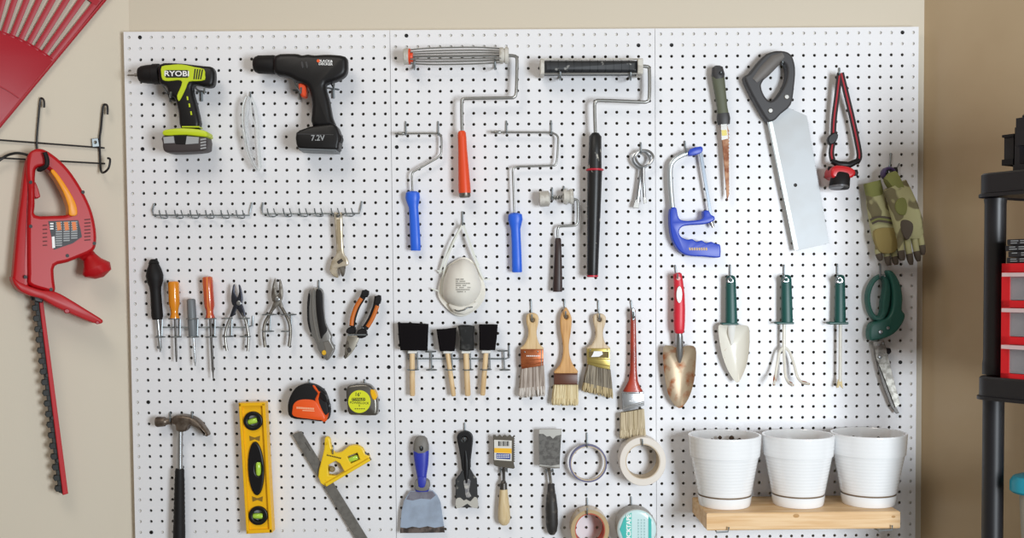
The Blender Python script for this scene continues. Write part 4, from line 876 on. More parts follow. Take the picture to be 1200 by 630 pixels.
obj('handle', MB().prism(smooth(PK((358, 135), (372, 112), (396, 104), (422, 110), (438, 135), (434, 190), (427, 250), (424, 292), (386, 300), (378, 250), (368, 190)), 3), 6, 11, 1.4, holes=[circ(*PK((397, 145)), 2.8, n=18)], steps=2), blackpl, t)
obj('rib', MB().loft([(*PK((400, 200)), 1, .6, 11), (*PK((404, 250)), 2.6, 1.2, 11), (*PK((405, 310)), 3, 1.4, 11), (*PK((406, 360)), 1, .5, 11)], 10), blackpl, t)
obj('blade', MB().prism(PK((386, 296), (424, 290), (440, 318), (457, 340), (463, 480), (354, 481), (351, 345), (370, 322)), 6, 10.6, .8), plaster, t)
obj('plaster_crust', MB().prism(smooth(PK((354, 440), (375, 432), (392, 446), (405, 440), (425, 450), (445, 428), (461, 440), (462, 482), (430, 478), (410, 462), (385, 478), (355, 482)), 2), 10.4, 11.2, .3), cementw, t, 'dried white plaster')
obj('plaster_crust', MB().prism(smooth(PK((392, 350), (412, 340), (426, 350), (418, 400), (430, 425), (405, 430), (398, 390)), 2), 10.4, 11, .2), M('thin_smear', '#77767a', .6, col2='#b5b2ac', scale=70), t)
hook(*PK((397, 66)), PK((396, 152))[1], 13, 'wire hook through the black putty knife', tip=4)
t = thing('tile_scraper', 'toothed scraper with paper sticker and pale wooden handle, blade up', 'scraper', BD.P(*PK((590, 565)), 8), 'blade up hand trowels')
teeth = [(537, 124)]
for i in range(4): teeth += [(548+i*25, 124), (556+i*25, 134), (566+i*25, 124)]
teeth += [(645, 126)]
for i in range(12): teeth += [(645, 132+i*11), (638, 137+i*11)]
teeth += [(644, 285), (636, 290), (548, 276), (540, 270)]
obj('plate', MB().prism(PK(*teeth), 12, 14, .2), M('scraper_steel', '#5f594f', .45, .6), t)
s_ = obj('sticker', MB().prism(PK((542, 147), (629, 151), (628, 252), (543, 246)), 13.9, 14.3), M('sticker_white', '#d9d6cf', .5), t, 'paper sticker with barcode')
mb = MB()
for i in range(13):
    w = random.choice((1.5, 2.5, 3.5)); mb.prism(rect(*PK((562+i*4.2, 154)), *PK((562+i*4.2+w, 178))), 14.25, 14.5)
obj('barcode', mb, btext, s_)
obj('print', MB().prism(PK((543, 187), (628, 190), (628, 214), (543, 210)), 14.2, 14.45), yellowst, s_)
obj('print', MB().prism(PK((553, 213), (622, 216), (622, 243), (553, 239)), 14.2, 14.5), skyband, s_)
mb = MB()
for j in range(2):
    for i in range(7): mb.prism(rect(*PK((556+i*9, 220+j*10)), *PK((562.5+i*9, 224.5+j*10))), 14.45, 14.7)
obj('print', mb, wtext, s_)
obj('tang', MB().tube([(*PK((590, 276)), 12), (*PK((589, 300)), 9), (*PK((590, 356)), 9)], 1.9, 10), dsteel, t)
obj('collar', MB().lathe((*PK((588, 348)), 9), (*PK((588, 396)), 9), [(0, 2.6), (.2, 3.4), (.25, 4.2), (1, 4.6)], 16), dsteel, t)
obj('handle', MB().lathe((*PK((588, 390)), 9), (*PK((592, 566)), 9), [(0, 4.8), (.1, 5), (.5, 6.8), (.8, 7.4), (.93, 6.2), (1, 3)], 20), M('pale_handle', '#d9c49c', .55, col2='#cdb487', scale=40, stretch=(4, 4, .3)), t)
t = thing('margin_trowel', 'old margin trowel with grey crusted blade up and dark handle', 'trowel', BD.P(*PT((155, 612)), 8), 'blade up hand trowels')
obj('blade', MB().prism(PT((90, 95), (203, 94), (196, 200), (193, 284), (92, 275)), 12, 14, .3), M('bare_trowel_steel', '#b4b2ac', .45, .5), t)
obj('crust', MB().prism(PT((90, 118), (112, 118), (130, 132), (145, 128), (160, 142), (175, 128), (201, 122), (196, 200), (192, 268), (150, 276), (92, 268)), 13.8, 14.4, .15), dullsteel, t, 'dark cement crust on the blade')
obj('lip', MB().tube([(*PT((92, 276)), 13), (*PT((150, 284)), 13), (*PT((193, 284)), 13)], .9), steel, t)
obj('tang', MB().tube([(*PT((138, 284)), 12), (*PT((142, 305)), 9), (*PT((150, 365)), 9)], [2.6, 2.0, 1.7], 10), oldsteel, t)
obj('handle', MB().lathe((*PT((150, 362)), 9), (*PT((156, 613)), 9), [(0, 3), (.02, 4), (.2, 5), (.21, 5.6), (.5, 7.3), (.8, 7.2), (.94, 5.6), (1, 3)], 20), worn_black, t)
def yoke(x, y, w, d, what):
    mb = MB()
    for s_ in (-1, 1): mb.tube([(x+s_*w, y-3, -1.5), (x+s_*w, y-3, 2), (x+s_*w, y, 3), (x+s_*w, y+.5, d), (x+s_*w, y-3, d+2)], .8, 8, 2)
    mb.tube([(x-w, y-2, 2.6), (x+w, y-2, 2.6)], .8)
    tag(obj('peg_hook', mb, wire), what, 'hook', 'pegboard hooks')
yoke(*PK((589, 302)), 4, 10.5, 'double wire hook under the toothed scraper'); yoke(*PT((143, 306)), 4, 10.5, 'double wire hook under the margin trowel')

# ------------------------------------------------------------------ tape rolls
def roll(label, c_, ro, ri, d0, d1, mat, core=None, parts=None):
    t = thing('tape_roll', label, 'tape', BD.P(c_[0], c_[1]+ro[1], d0), 'tape rolls')
    obj('tape', MB().prism(circ(*c_, *ro, 48), d0, d1, .5, holes=[circ(*c_, *ri, 48)]), mat, t)
    if core: obj('core', MB().prism(circ(*c_, ri[0]+.15, ri[1]+.15, 48), d0+.2, d1-.6, 0, holes=[circ(*c_, ri[0]-.9, ri[1]-.9, 48)]), core, t)
    return t
roll('thin nearly used up roll of violet tape', PT((333, 264)), (22.2, 22.2), (20.4, 20.4), 8, 15, purple_tape, tape_core)
roll('wide roll of pale beige tape below the red handled brush', PT((602, 254)), (27.2, 28.6), (20.2, 20.6), 4, 28, beige_tape, tape_core)
roll('roll of brown packing tape with red core at the bottom edge', PT((342, 592)), (22.6, 23.8), (17.6, 19.6), 4, 28, brown_tape, red_core)
c_ = PT((573, 588))
t = roll('wrapped roll of teal and white tape at the bottom edge', c_, (23.6, 24), (9, 9), 4, 26, tape_side)
w_ = obj('wrapper', MB().dome(circ(*c_, 22.6, 23, 40), 26, 28, 3, flat=.75), tape_wrap, t, 'shiny plastic wrapper with teal print')
def chord(x0, x1):
    f = lambda x: math.sqrt(max(0, 20.5**2-x*x))
    return [(c_[0]+x0, c_[1]-f(x0)), (c_[0]+x1, c_[1]-f(x1)), (c_[0]+x1, c_[1]+f(x1)), (c_[0]+x0, c_[1]+f(x0))]
obj('print_band', MB().prism(smooth([(c_[0]-20*math.cos(a), c_[1]-20*math.sin(a)) for a in (-1.1, -.7, 0, .7, 1.1)], 1), 27.2, 28.5), teal_print, w_)
obj('print_band', MB().prism(chord(-13, -6.2), 27.2, 28.6), M('print_aqua', '#63c9bd', .35), w_)
obj('print_band', MB().prism(chord(13.5, 17), 27.2, 28.5), teal_print, w_)
lettering('DUCK', c_[0]-9.4, c_[1]+9, 28.6, 5, 90, wtext, w_, bold=.03, sx=1.1); lettering('TAPE', c_[0]-9.4, c_[1]-9.5, 28.6, 5, 90, wtext, w_, bold=.03, sx=1.0)
mb = MB()
for j in range(3):
    for i in range(7): mb.prism(rect(c_[0]+1+j*3.5, c_[1]-12+i*3.4, c_[0]+2.6+j*3.5, c_[1]-10+i*3.4), 27.5, 28.5)
obj('print', mb, M('print_pale', '#a6c9c8', .4), w_)
hook(*PT((327, 115)), PT((330, 182))[1], 16, 'wire hook holding the thin violet tape ring'); hook(*PT((600, 124)), PT((601, 172))[1], 29, 'wire hook holding the beige tape roll', tip=7)
hook(*PT((328, 435)), PT((334, 512))[1], 29, 'wire hook holding the brown tape roll', tip=7); hook(*PT((545, 430)), PT((545, 552))[1], 3, 'wire hook behind the teal tape roll', tip=0)

# ------------------------------------------------------------------ saws
SW = K(770, 60, 2.52)
t = thing('jab_saw', 'jab saw with grey green handle and rusty pointed blade', 'saw', BD.P(*SW((205, 440)), 8), 'hand saws')
obj('handle', MB().loft([(*SW((178, 46)), 3, 3, 11), (*SW((178, 52)), 6.3, 5, 11), (*SW((180, 75)), 7.4, 6, 11), (*SW((186, 120)), 6.6, 6, 11), (*SW((192, 165)), 6.0, 5.6, 11), (*SW((195, 190)), 6.8, 5.6, 11)], 20, 2.4), olive, t)
obj('butt_cap', MB().loft([(*SW((178, 43)), 3, 2.6, 11.3), (*SW((178, 48)), 6.2, 5, 11.3), (*SW((180, 70)), 7.7, 6.4, 11.3), (*SW((181, 82)), 6.5, 6.3, 11)], 20, 2.4), dkgrey, t)
obj('collar', MB().loft([(*SW((195, 184)), 6.9, 5.8, 11), (*SW((196, 200)), 7.8, 6.2, 11), (*SW((197, 216)), 7, 5, 11)], 20, 2.6), dkgrey, t)
obj('hang_hole', MB().prism(circ(*SW((189, 65)), 2.6, 2.2, 14), 15, 18), blackpl, t)
tt = [(188, 212), (206, 213)]
for i in range(20): tt += [(210+i*.2, 230+i*10), (214-i*.1, 235+i*10)]
tt += [(207, 440)]
b_ = obj('blade', MB().prism(SW(*tt), 10, 12, .15), rusty2, t)
obj('blade_root', MB().prism(SW((188, 212), (206, 213), (210, 258), (191, 262)), 11.8, 12.3), steel, b_)
obj('sticker', MB().prism(SW((190, 233), (205, 232), (207, 248), (192, 250)), 12.2, 12.6), M('sticker_yellow', '#e8d878', .5), b_)
hook(*SW((189, 50)), SW((189, 66))[1], 17, 'wire hook through the jab saw handle', tip=2)
t = thing('hacksaw', 'small hacksaw with bright blue handle hanging upright', 'saw', BD.P(*SW((130, 605)), 8), 'hand saws')
obj('frame', MB().loft([(x, y, 3.0, 2.4, 10) for x, y in smooth(SW((112, 293), (88, 300), (62, 312), (46, 326), (39, 346), (40, 400), (46, 470)), 3, False)], 12, 3), M('frame_alu', '#b9bfc2', .35, .7), t)
obj('tip_grip', MB().prism(smooth(SW((92, 304), (98, 288), (130, 280), (136, 290), (130, 300), (104, 307)), 2), 5, 15, 1.5, steps=2), bluem, t)
obj('blade', MB().prism(SW((124, 300), (134, 298), (164, 488), (156, 490)), 9, 10.6, .2), M('hacksaw_blade', '#7c838c', .35, .8), t)
obj('handle', MB().prism(smooth(SW((40, 465), (57, 462), (62, 485), (72, 498), (100, 500), (135, 494), (138, 472), (152, 470), (160, 482), (170, 488), (168, 500), (140, 510), (84, 514), (66, 528), (70, 546), (90, 556), (104, 554), (118, 562), (132, 558), (146, 566), (160, 562), (174, 568), (187, 572), (188, 600), (182, 609), (140, 606), (90, 602), (62, 584), (44, 548), (38, 505)), 3), 4, 16, 1.6, steps=3), bluem, t)
obj('wing_nut', MB().loft([(*SW((156, 492)), 2, 2, 10), (*SW((160, 504)), 3, 1.6, 10), (*SW((166, 520)), 1.5, 1.2, 10)], 10), steel, t)
mb = MB()
for i in range(8): mb.prism(SW((94+i*7, 580), (98.5+i*7, 579), (100+i*7, 587), (95.5+i*7, 588)), 15.8, 16.3)
obj('print', mb, M('gold_print', '#c9a86a', .45), t)
hook(*SW((82, 266)), SW((86, 300))[1], 13, 'wire hook over which the blue hacksaw hangs', SW((86, 300))[0])
VV = K(820, 0, 3.15); HL = K(850, 60, 2.52)
t = thing('hand_saw', 'panel hand saw with dark closed handle, the widest blade on the board', 'saw', BD.P(*HL((255, 580)), 8), 'hand saws')
top = V(HL((240, 190))); bot = V(HL((306, 566)))
edge = []
n = 90
for i in range(n):
    q = bot+(top-bot)*(i/n); edge.append((q.x+.9, q.y)); q = bot+(top-bot)*((i+.5)/n); edge.append((q.x-.5, q.y))
obj('blade', MB().prism(HL((118, 180), (205, 590))[:1]+[HL((205, 590))]+edge+[tuple(top), HL((170, 160))], 9, 10.6, .1, holes=[circ(*HL((207, 395)), 2.1, n=16)]), silverb, t)
obj('spine', MB().prism(HL((126, 200), (138, 200), (216, 584), (205, 590)), 8.4, 11.4, .3), M('spine_pale', '#dfe8e4', .35, .3), t, 'pale reinforced back edge')
ho = smooth(VV((165, 285), (185, 268), (215, 230), (250, 196), (300, 186), (338, 200), (354, 250), (350, 320), (338, 385), (300, 420), (278, 442), (250, 444), (216, 392), (185, 335)), 3)
hi_ = smooth(VV((228, 318), (236, 296), (268, 250), (305, 228), (322, 250), (318, 300), (290, 350), (262, 372), (240, 352)), 3)
obj('handle', MB().prism(ho, 4, 17, 2.5, holes=[hi_], steps=3), dkgrey, t)
obj('grip', MB().loft([(*VV((200, 300)), 6, 5, 13), (*VV((236, 262)), 8, 6.5, 13), (*VV((275, 222)), 8, 6.5, 13), (*VV((305, 205)), 5, 5, 13)], 18), M('grip_grey', '#6b6764', .55), t)
for p in ((322, 357), (262, 408)): obj('bolt', MB().prism(circ(*VV(p), 3, n=18), 16, 18.2, .7, holes=()), steel, t)
hook(*VV((306, 205)), VV((309, 236))[1], 18, 'wire hook inside the hand saw handle', tip=3)
# headlamp
t = thing('headlamp', 'red and black headlamp hanging by its looped strap', 'headlamp', BD.P(*HL((338, 400)), 14))
stb = M('strap_charcoal', '#2a2224', .8); strd = M('strap_red', '#a82430', .75)
for p, w in ((((338, 64, 16), (330, 130, 15), (321, 200, 13), (318, 260, 13), (313, 300, 15), (318, 325, 20)), 6.4), (((342, 64, 16), (358, 130, 15), (375, 200, 13), (390, 270, 14), (396, 310, 16), (388, 328, 20)), 6.4)):
    s_ = obj('strap', MB().strap([(*HL(q[:2]), q[2]) for q in p], w, 1.2), stb, t)
    obj('strap_stripe', MB().strap([(*HL(q[:2]), q[2]+.7) for q in p], 1.8, .6), strd, s_)
obj('buckle', MB().prism(smooth(HL((306, 252), (322, 240), (334, 246), (328, 266), (312, 276), (304, 266)), 2), 12, 18, 1), blackpl, t)
obj('bracket', MB().loft([(*HL((314, 324)), 3, 3, 20), (*HL((335, 334)), 4, 4, 22), (*HL((365, 336)), 4, 4, 22), (*HL((394, 322)), 3, 3, 20)], 14), blackpl, t)
obj('lamp_body', MB().prism(smooth(HL((316, 345), (330, 336), (365, 340), (384, 350), (384, 366), (364, 376), (320, 374), (312, 360)), 2), 12, 36, 3, steps=3), M('lamp_red', '#c41e24', .3), t)
obj('hinge_knob', MB().lathe((*HL((310, 340)), 24), (*HL((310, 354)), 24), [(0, 2.4), (.5, 3.2), (1, 2.4)], 12), blackpl, t)
obj('hinge_knob', MB().lathe((*HL((384, 350)), 24), (*HL((384, 368)), 24), [(0, 2.4), (.5, 3.4), (1, 2.4)], 12), blackpl, t)
obj('lamp_head', MB().lathe((*HL((342, 362)), 28), (*HL((336, 402)), 30), [(0, 9.6), (.1, 10.6), (.6, 11.2), (.9, 11.6), (1, 11)], 28), blackrub, t)
obj('lens_rim', MB().lathe((*HL((336, 399)), 30), (*HL((336, 405)), 30.3), [(0, 11.6), (.7, 11.5), (1, 10.4), (.9, 9.6), (.7, 9)], 28), M('rim_grey', '#77777a', .3, .6), t)
hook(*VV((516, 252)), HL((340, 70))[1], 17, 'wire hook holding the headlamp strap', tip=4)

# ------------------------------------------------------------------ gloves
GL = K(940, 60, 2.423)
def glove(label, cuff, palm, fingers, thumb, band, d, patch):
    t = thing('work_glove', label, 'glove', BD.P(*GL(fingers[1][-1]), d), 'work gloves')
    mb = MB().loft([(*GL(p), w, h, d) for p, w, h in palm], 22, 2.6)
    for fg in fingers: mb.loft([(*GL(q), w, h, d+o) for q, w, h, o in zip(fg, (3.5, 3.7, 3.5, 3.3, 2.0), (4.2, 4.4, 4.2, 3.8, 2.0), (0, 1, 2, 3, 3))], 12)
    if thumb: mb.loft([(*GL(q), w, h, d+4) for q, w, h in zip(thumb, (5, 5.2, 4.6, 2.4), (5, 5, 4.4, 2.2))], 12)
    obj('hand', mb, camo, t)
    obj('cuff', MB().loft([(*GL(p), w, h, d) for p, w, h in cuff], 22, 2.6), cuffm, t)
    for fg in fingers:
        a, b = fg[-3], fg[-1]; m_ = fg[-2]
        obj('fingertip', MB().loft([(*GL(((a[0]+m_[0])/2, (a[1]+m_[1])/2)), 3.7, 4.4, d+2.7), (*GL(m_), 3.6, 4.3, d+3.2), (*GL(((m_[0]+b[0])/2, (m_[1]+b[1])/2)), 3.3, 3.9, d+3.2), (*GL(b), 2.0, 2.1, d+3.2)], 12), camo_d, t, 'dark reinforced fingertip')
    for p, dd, mt, nm in patch: obj(nm, MB().prism(smooth(GL(*p), 3), d+4, d+dd, 1.5, steps=2), mt, t)
    if band:
        obj('wrist_strap', MB().strap([(*GL(q), d+o) for q, o in band], 7, 2), camo_d, t, 'dark wrist strap')
        obj('strap_stripe', MB().strap([(*GL(q), d+o+1.1) for q, o in band], 2.0, .8), cuffm, t)
    return t
glove('left of the two camouflage work gloves, palm with a tan patch', [((198, 371), 9.5, 8), ((203, 392), 10, 8.5), ((207, 412), 9.5, 8.5)], [((205, 400), 9.6, 8), ((213, 440), 11.5, 9), ((226, 480), 14.5, 9), ((238, 520), 16, 8.5), ((243, 540), 15.5, 7), ((244, 552), 14.5, 5)],
    [[(219, 532), (216, 552), (215, 568), (219, 582), (224, 594)], [(236, 536), (238, 556), (240, 574), (243, 592), (246, 608)], [(253, 536), (257, 556), (260, 574), (264, 592), (267, 606)], [(269, 530), (274, 548), (278, 564), (281, 580), (283, 594)]],
    None, [((196, 484), 6), ((215, 476), 10.4), ((240, 478), 11), ((266, 484), 8)], 15, [([(205, 512), (232, 500), (268, 505), (276, 540), (266, 568), (236, 574), (216, 560)], 9.6, camo_t, 'palm_patch')])
glove('right of the two camouflage work gloves, folded in front of the other', [((250, 388), 13, 8), ((262, 380), 15.5, 9), ((276, 374), 15, 9)], [((262, 380), 14, 8.5), ((276, 410), 14.5, 9.5), ((288, 445), 16, 10), ((300, 485), 16.5, 9.5), ((305, 518), 15.5, 8.5), ((305, 532), 14.5, 6)],
    [[(281, 510), (279, 534), (280, 556), (283, 576), (286, 594)], [(298, 516), (299, 542), (302, 564), (306, 586), (310, 606)], [(314, 512), (319, 536), (323, 558), (327, 578), (331, 596)], [(327, 500), (334, 522), (338, 542), (341, 560), (343, 578)]],
    [(312, 430), (324, 465), (330, 495), (330, 512)], None, 33, [([(272, 420), (292, 416), (300, 440), (294, 464), (276, 462), (266, 442)], 10.6, cuffm, 'knuckle_patch'), ([(282, 482), (300, 478), (316, 490), (314, 515), (300, 535), (286, 515)], 10, camo_d, 'palm_patch')])
t = thing('glove_clip', 'purple and black ring clip gathering the gloves on their hook', 'clip', BD.P(*GL((250, 360)), 20))
obj('ring', MB().prism(circ(*GL((250, 346)), 8, 8, 28), 16, 26, 2, holes=[circ(*GL((250, 346)), 4.4, 4.4, 28)], steps=2), purple, t)
obj('jaw', MB().prism(smooth(GL((258, 334), (270, 328), (274, 346), (268, 362), (258, 358)), 2), 16, 25, 1), blackpl, t)
obj('tab', MB().prism(smooth(GL((234, 334), (246, 336), (244, 356), (234, 352)), 2), 15, 24, 1), blackpl, t)
hook(*GL((252, 290)), GL((247, 336))[1], 22, 'wire hook carrying the purple glove clip', GL((247, 336))[0])
mb = MB().tube([(*GL((276, 318)), -1), (*GL((270, 330)), 6), (*GL((266, 342)), 18)], .8, 6); tag(obj('peg_hook', mb, wire), 'short bent wire peg right of the purple glove clip', 'hook', 'pegboard hooks')

# ------------------------------------------------------------------ garden tools
RT = K(690, 340, 3.5); WT = K(820, 300, 3.5); WD = K(940, 300, 3.15)
def scoop(pts, d0, deep, mat, t, name='blade'):
    """shallow dished blade: outline at the rim, sinking toward the board along the middle"""
    pts = smooth(pts, 3); n = len(pts); mx = sum(p[0] for p in pts)/n; my = sum(p[1] for p in pts)/n
    rs = []
    for k, (s_, dd) in enumerate(((1, deep), (.85, deep*.62), (.65, deep*.3), (.4, deep*.1), (.15, 0))):
        rs.append([BD.P(mx+(x-mx)*s_, my+(y-my)*(s_*.5+.5*s_), d0+dd) for x, y in pts])
    bk = [[p+V((0, 1.2*U, 0)) for p in r] for r in rs][::-1]
    return obj(name, MB().rings(bk+rs), mat, t)
t = thing('garden_trowel', 'hand trowel with red grip and rusty scoop', 'garden trowel', BD.P(*RT((375, 482)), 8), 'hand trowels')
scoop(RT((306, 236), (340, 228), (372, 238), (405, 226), (438, 236), (439, 300), (432, 370), (415, 430), (395, 465), (375, 483), (352, 470), (326, 425), (310, 340)), 5, 8, rusty, t)
obj('ferrule', MB().loft([(*RT((370, 170)), 4, 4, 14), (*RT((371, 190)), 4.4, 4.4, 13), (*RT((372, 230)), 4.8, 4, 11), (*RT((373, 270)), 3.8, 2.6, 9), (*RT((373, 296)), 1.2, 1, 7)], 16), chrome, t)
obj('grip', MB().loft([(793.5, 319.5, 3, 3, 14), (793.8, 321, 5, 4.6, 14), (795, 330, 5.4, 5.4, 14), (796, 345, 6.2, 6, 14), (796.2, 362, 6.6, 6.4, 14), (796, 376, 6.6, 6.4, 14), (796, 385, 6.1, 6, 14), (796, 389, 5.4, 5.2, 14), (796, 390.5, 4, 4, 14)], 20, 2.4), redgrip, t)
obj('grip_window', MB().prism(circ(796.2, 345, 3.5, 10), 18, 20.6, .6), M('silver_inlay', '#d3d5d2', .3, .3), t, 'pale oval inlay in the grip')
obj('hang_hole', MB().prism(circ(795, 326, 2.4, 2.2), 17, 20), M('hole_pink', '#e8a09a', .4), t)
hook(791.4, 311, 325.5, 21, 'wire hook through the red garden trowel', 794)
def ggrip(t, f, top, bot, w0, w1, fl):
    dx = bot[0]-top[0]
    prof = [(0, .3), (.02, .75), (.05, .92), (.1, 1), (.5, 1.02), (.95, 1.02), (1, 1)]
    obj('grip', MB().loft([(*f((top[0]+dx*p, top[1]+(bot[1]-top[1])*p)), (w0+(w1-w0)*p)*k, (w0+(w1-w0)*p)*k*.8, 11) for p, k in prof], 20, 2.4), green, t)
    obj('flange', MB().prism(rrect(*f((fl[0], fl[2]-4)), *f((fl[1], fl[2]+5)), 1), 6, 17, .8), green, t)
    obj('cap', MB().prism(smooth(f((top[0]-13, top[1]+16), (top[0], top[1]+6), (top[0]+13, top[1]+16), (top[0]+12, top[1]+32), (top[0]-12, top[1]+32)), 2), 13, 16, 1.2, holes=[circ(*f((top[0], top[1]+20)), 1.3, n=12)]), chrome, t, 'bright metal hanging cap')
t = thing('garden_trowel', 'hand trowel with dark green grip and white enamel scoop', 'garden trowel', BD.P(*WT((150, 518)), 8), 'hand trowels')
scoop(WT((78, 284), (105, 282), (132, 284), (165, 282), (192, 284), (204, 300), (204, 370), (194, 440), (175, 490), (155, 519), (132, 496), (108, 450), (90, 395), (79, 330)), 5, 8, enamel, t)
obj('socket', MB().loft([(*WT((130, 278)), 5, 3, 12), (*WT((130, 320)), 4, 3, 9), (*WT((132, 365)), 1, .6, 6)], 14), white, t)
ggrip(t, WT, (127, 78), (130, 276), 5.6, 6.8, (92, 160, 277))
hook(*WT((125, 37)), WT((124, 100))[1], 17, 'wire hook through the white garden trowel')
t = thing('hand_cultivator', 'three tined hand cultivator with dark green grip', 'cultivator', BD.P(*WT((345, 528)), 8))
ggrip(t, WT, (355, 76), (358, 272), 5.8, 6.6, (314, 388, 274))
obj('shaft', MB().tube([(*WT((346, 276)), 11), (*WT((345, 385)), 11)], 2.2, 10), enamel, t)
for p in ([(345, 372, 11), (328, 392, 11), (318, 440, 13), (310, 490, 18), (304, 528, 28)], [(345, 372, 11), (347, 430, 12), (352, 490, 16), (365, 518, 22), (384, 529, 30)], [(348, 372, 11), (368, 392, 11), (386, 440, 13), (400, 492, 18), (418, 516, 24), (450, 524, 32)]):
    tn = obj('tine', MB().tube([(*WT(q[:2]), q[2]) for q in p], 1.75, 8, 3), enamel, t)
    a, b = p[-2], p[-1]; obj('rusty_point', MB().loft([(*WT(a[:2]), 2.0, 1.4, a[2]), (*WT(((a[0]+b[0])/2, (a[1]+b[1])/2)), 2.2, 1.2, (a[2]+b[2])/2), (*WT(b[:2]), .6, .6, b[2]+.6)], 8), M('rust_point', '#a86a4a', .6) if 'rust_point' not in bpy.data.materials else bpy.data.materials['rust_point'], tn, 'rusty tine point')
hook(*WT((346, 37)), WT((350, 97))[1], 17, 'wire hook through the hand cultivator')
t = thing('hand_weeder', 'slim forked hand weeder with dark green grip', 'weeder', BD.P(*WD((140, 488)), 8))
ggrip(t, WD, (140, 68), (140, 246), 5.4, 6.4, (100, 172, 247))
obj('shaft', MB().tube([(*WD((141, 248)), 11), (*WD((140, 462)), 11)], 1.9, 10), enamel, t)
obj('fork', MB().prism(WD((134, 455), (147, 455), (151, 489), (144, 483), (140, 474), (136, 484), (128, 486)), 10, 12, .3), M('worn_tip', '#d9c28a', .5), t, 'worn yellowish forked tip')
hook(*WD((130, 30)), WD((138, 88))[1], 17, 'wire hook through the hand weeder')
t = thing('grass_shears', 'green handled grass shears hanging blades down at the right', 'shears', BD.P(*WD((345, 578)), 8))
obj('loop_handle', MB().prism(smooth(WD((298, 66), (270, 80), (247, 118), (241, 160), (250, 208), (272, 238), (300, 236), (318, 205), (327, 160), (328, 115), (318, 82)), 3), 5, 15, 2, holes=[smooth(WD((293, 82), (270, 100), (255, 140), (256, 180), (268, 212), (285, 220), (295, 200), (296, 170), (302, 140), (306, 110), (302, 90)), 3)], steps=2), green_l, t)
obj('outer_handle', MB().prism(smooth(WD((318, 56), (336, 56), (356, 85), (368, 120), (373, 160), (370, 198), (382, 216), (374, 244), (350, 278), (315, 300), (262, 312), (250, 300), (250, 270), (262, 246), (290, 238), (318, 226), (334, 196), (338, 150), (332, 100)), 3), 5, 18, 2.5, steps=3), green_l, t)
obj('catch', MB().tube([(*WD((290, 72)), 16), (*WD((302, 68)), 16), (*WD((305, 76)), 16)], 1.0, 8, 2), chrome, t)
obj('upper_blade', MB().prism(WD((262, 316), (302, 310), (312, 345), (325, 400), (348, 490), (362, 545), (345, 560), (300, 440), (275, 380)), 9, 11, .2), M('shear_steel', '#a9a69e', .4, .7, col2='#7d7972', scale=70), t)
obj('lower_blade', MB().prism(WD((266, 322), (280, 370), (300, 440), (330, 520), (347, 556), (358, 578), (349, 582), (330, 556), (300, 480), (280, 410), (268, 360)), 7, 9, .2), dsteel, t)
for p in ((290, 280), (318, 265)): obj('rivet', MB().prism(circ(*WD(p), 2.6 if p[0] < 300 else 2, n=16), 17, 19.4, .8, steps=2), chrome, t)
for p, r in (((288, 372), 2.3), ((284, 326), 1.4), ((300, 322), 1.4)): obj('rivet', MB().prism(circ(*WD(p), r, n=16), 10.6, 12.6, .7, steps=2), chrome, t)
obj('stop', MB().prism(smooth(WD((314, 340), (326, 340), (330, 352), (322, 362), (314, 356)), 2), 6, 12, .8), blackpl, t)
hook(*WD((288, 30)), WD((292, 78))[1], 17, 'wire hook holding the grass shears loop')

# ------------------------------------------------------------------ shelf board with pots
K1 = K(790, 480, 4.2)
zb = BD.P(811, 588, 0).z; xl = BD.P(811, 588, 0).x; dep = .172
xr_ = BD.P(1055, 600, dep/U).x; thk = .038
def shelf_z(): 
    # top of the board as the photo shows its front upper edge
    return BD.P(940, 600, dep/U).z
zs = shelf_z()
t = thing('shelf_board', 'short thick pine shelf board under the three white pots', 'shelf', (0.5*(xl+xr_), -dep/2, zs-thk))
e = .002
def rbox(x0, y0, z0, x1, y1, z1, b):
    mb = MB(); rs = []
    for (o, z) in ((b, z0), (0, z0+b), (0, z1-b), (b, z1)):
        rs.append([V(p) for p in ((x0+o, y0+o, z), (x1-o, y0+o, z), (x1-o, y1-o, z), (x0+o, y1-o, z))])
    return mb.rings(rs)
obj('plank', rbox(xl, -dep, zs-thk, xr_, -.004, zs, .002), pine, t)
for (px, py, r) in ((933, 604, 2.2), (1047, 605, 1.4)):
    p = BD.P(px, py, dep/U); obj('knot', MB().rings([[p+V((r*U*1.6*q*math.cos(a*PI/8), -.0001-.0005*(1-q), r*U*q*math.sin(a*PI/8))) for a in range(16)] for q in (1, .7, .4, .1)]), M('knot_brown', '#b98c54', .6) if 'knot_brown' not in bpy.data.materials else bpy.data.materials['knot_brown'], t)
for x0, x1, w in ((xl+.035, xl+.006, 'left'), (xr_-.075, xr_-.02, 'right')):
    zz = zs-thk-.003
    mb = MB().tube3([V((x0, .006, zz-.012)), V((x0, -.006, zz-.016)), V((x0, -.012, zz-.022)), V((x0+(x1-x0)*.2, -.06, zz-.01)), V((x0+(x1-x0)*.4, -dep*.85, zz)), V(((x0+x1)/2, -dep-.004, zz)), V((x1 if w == 'right' else xl+.045, -dep-.006, zz+.002)), V((x1 if w == 'right' else xl+.047, -dep-.007, zz+.012))], .0018, 8)
    tag(obj('shelf_bracket', mb, wire), 'bent wire bracket under the %s end of the pine shelf' % w, 'bracket', 'wire shelf brackets')
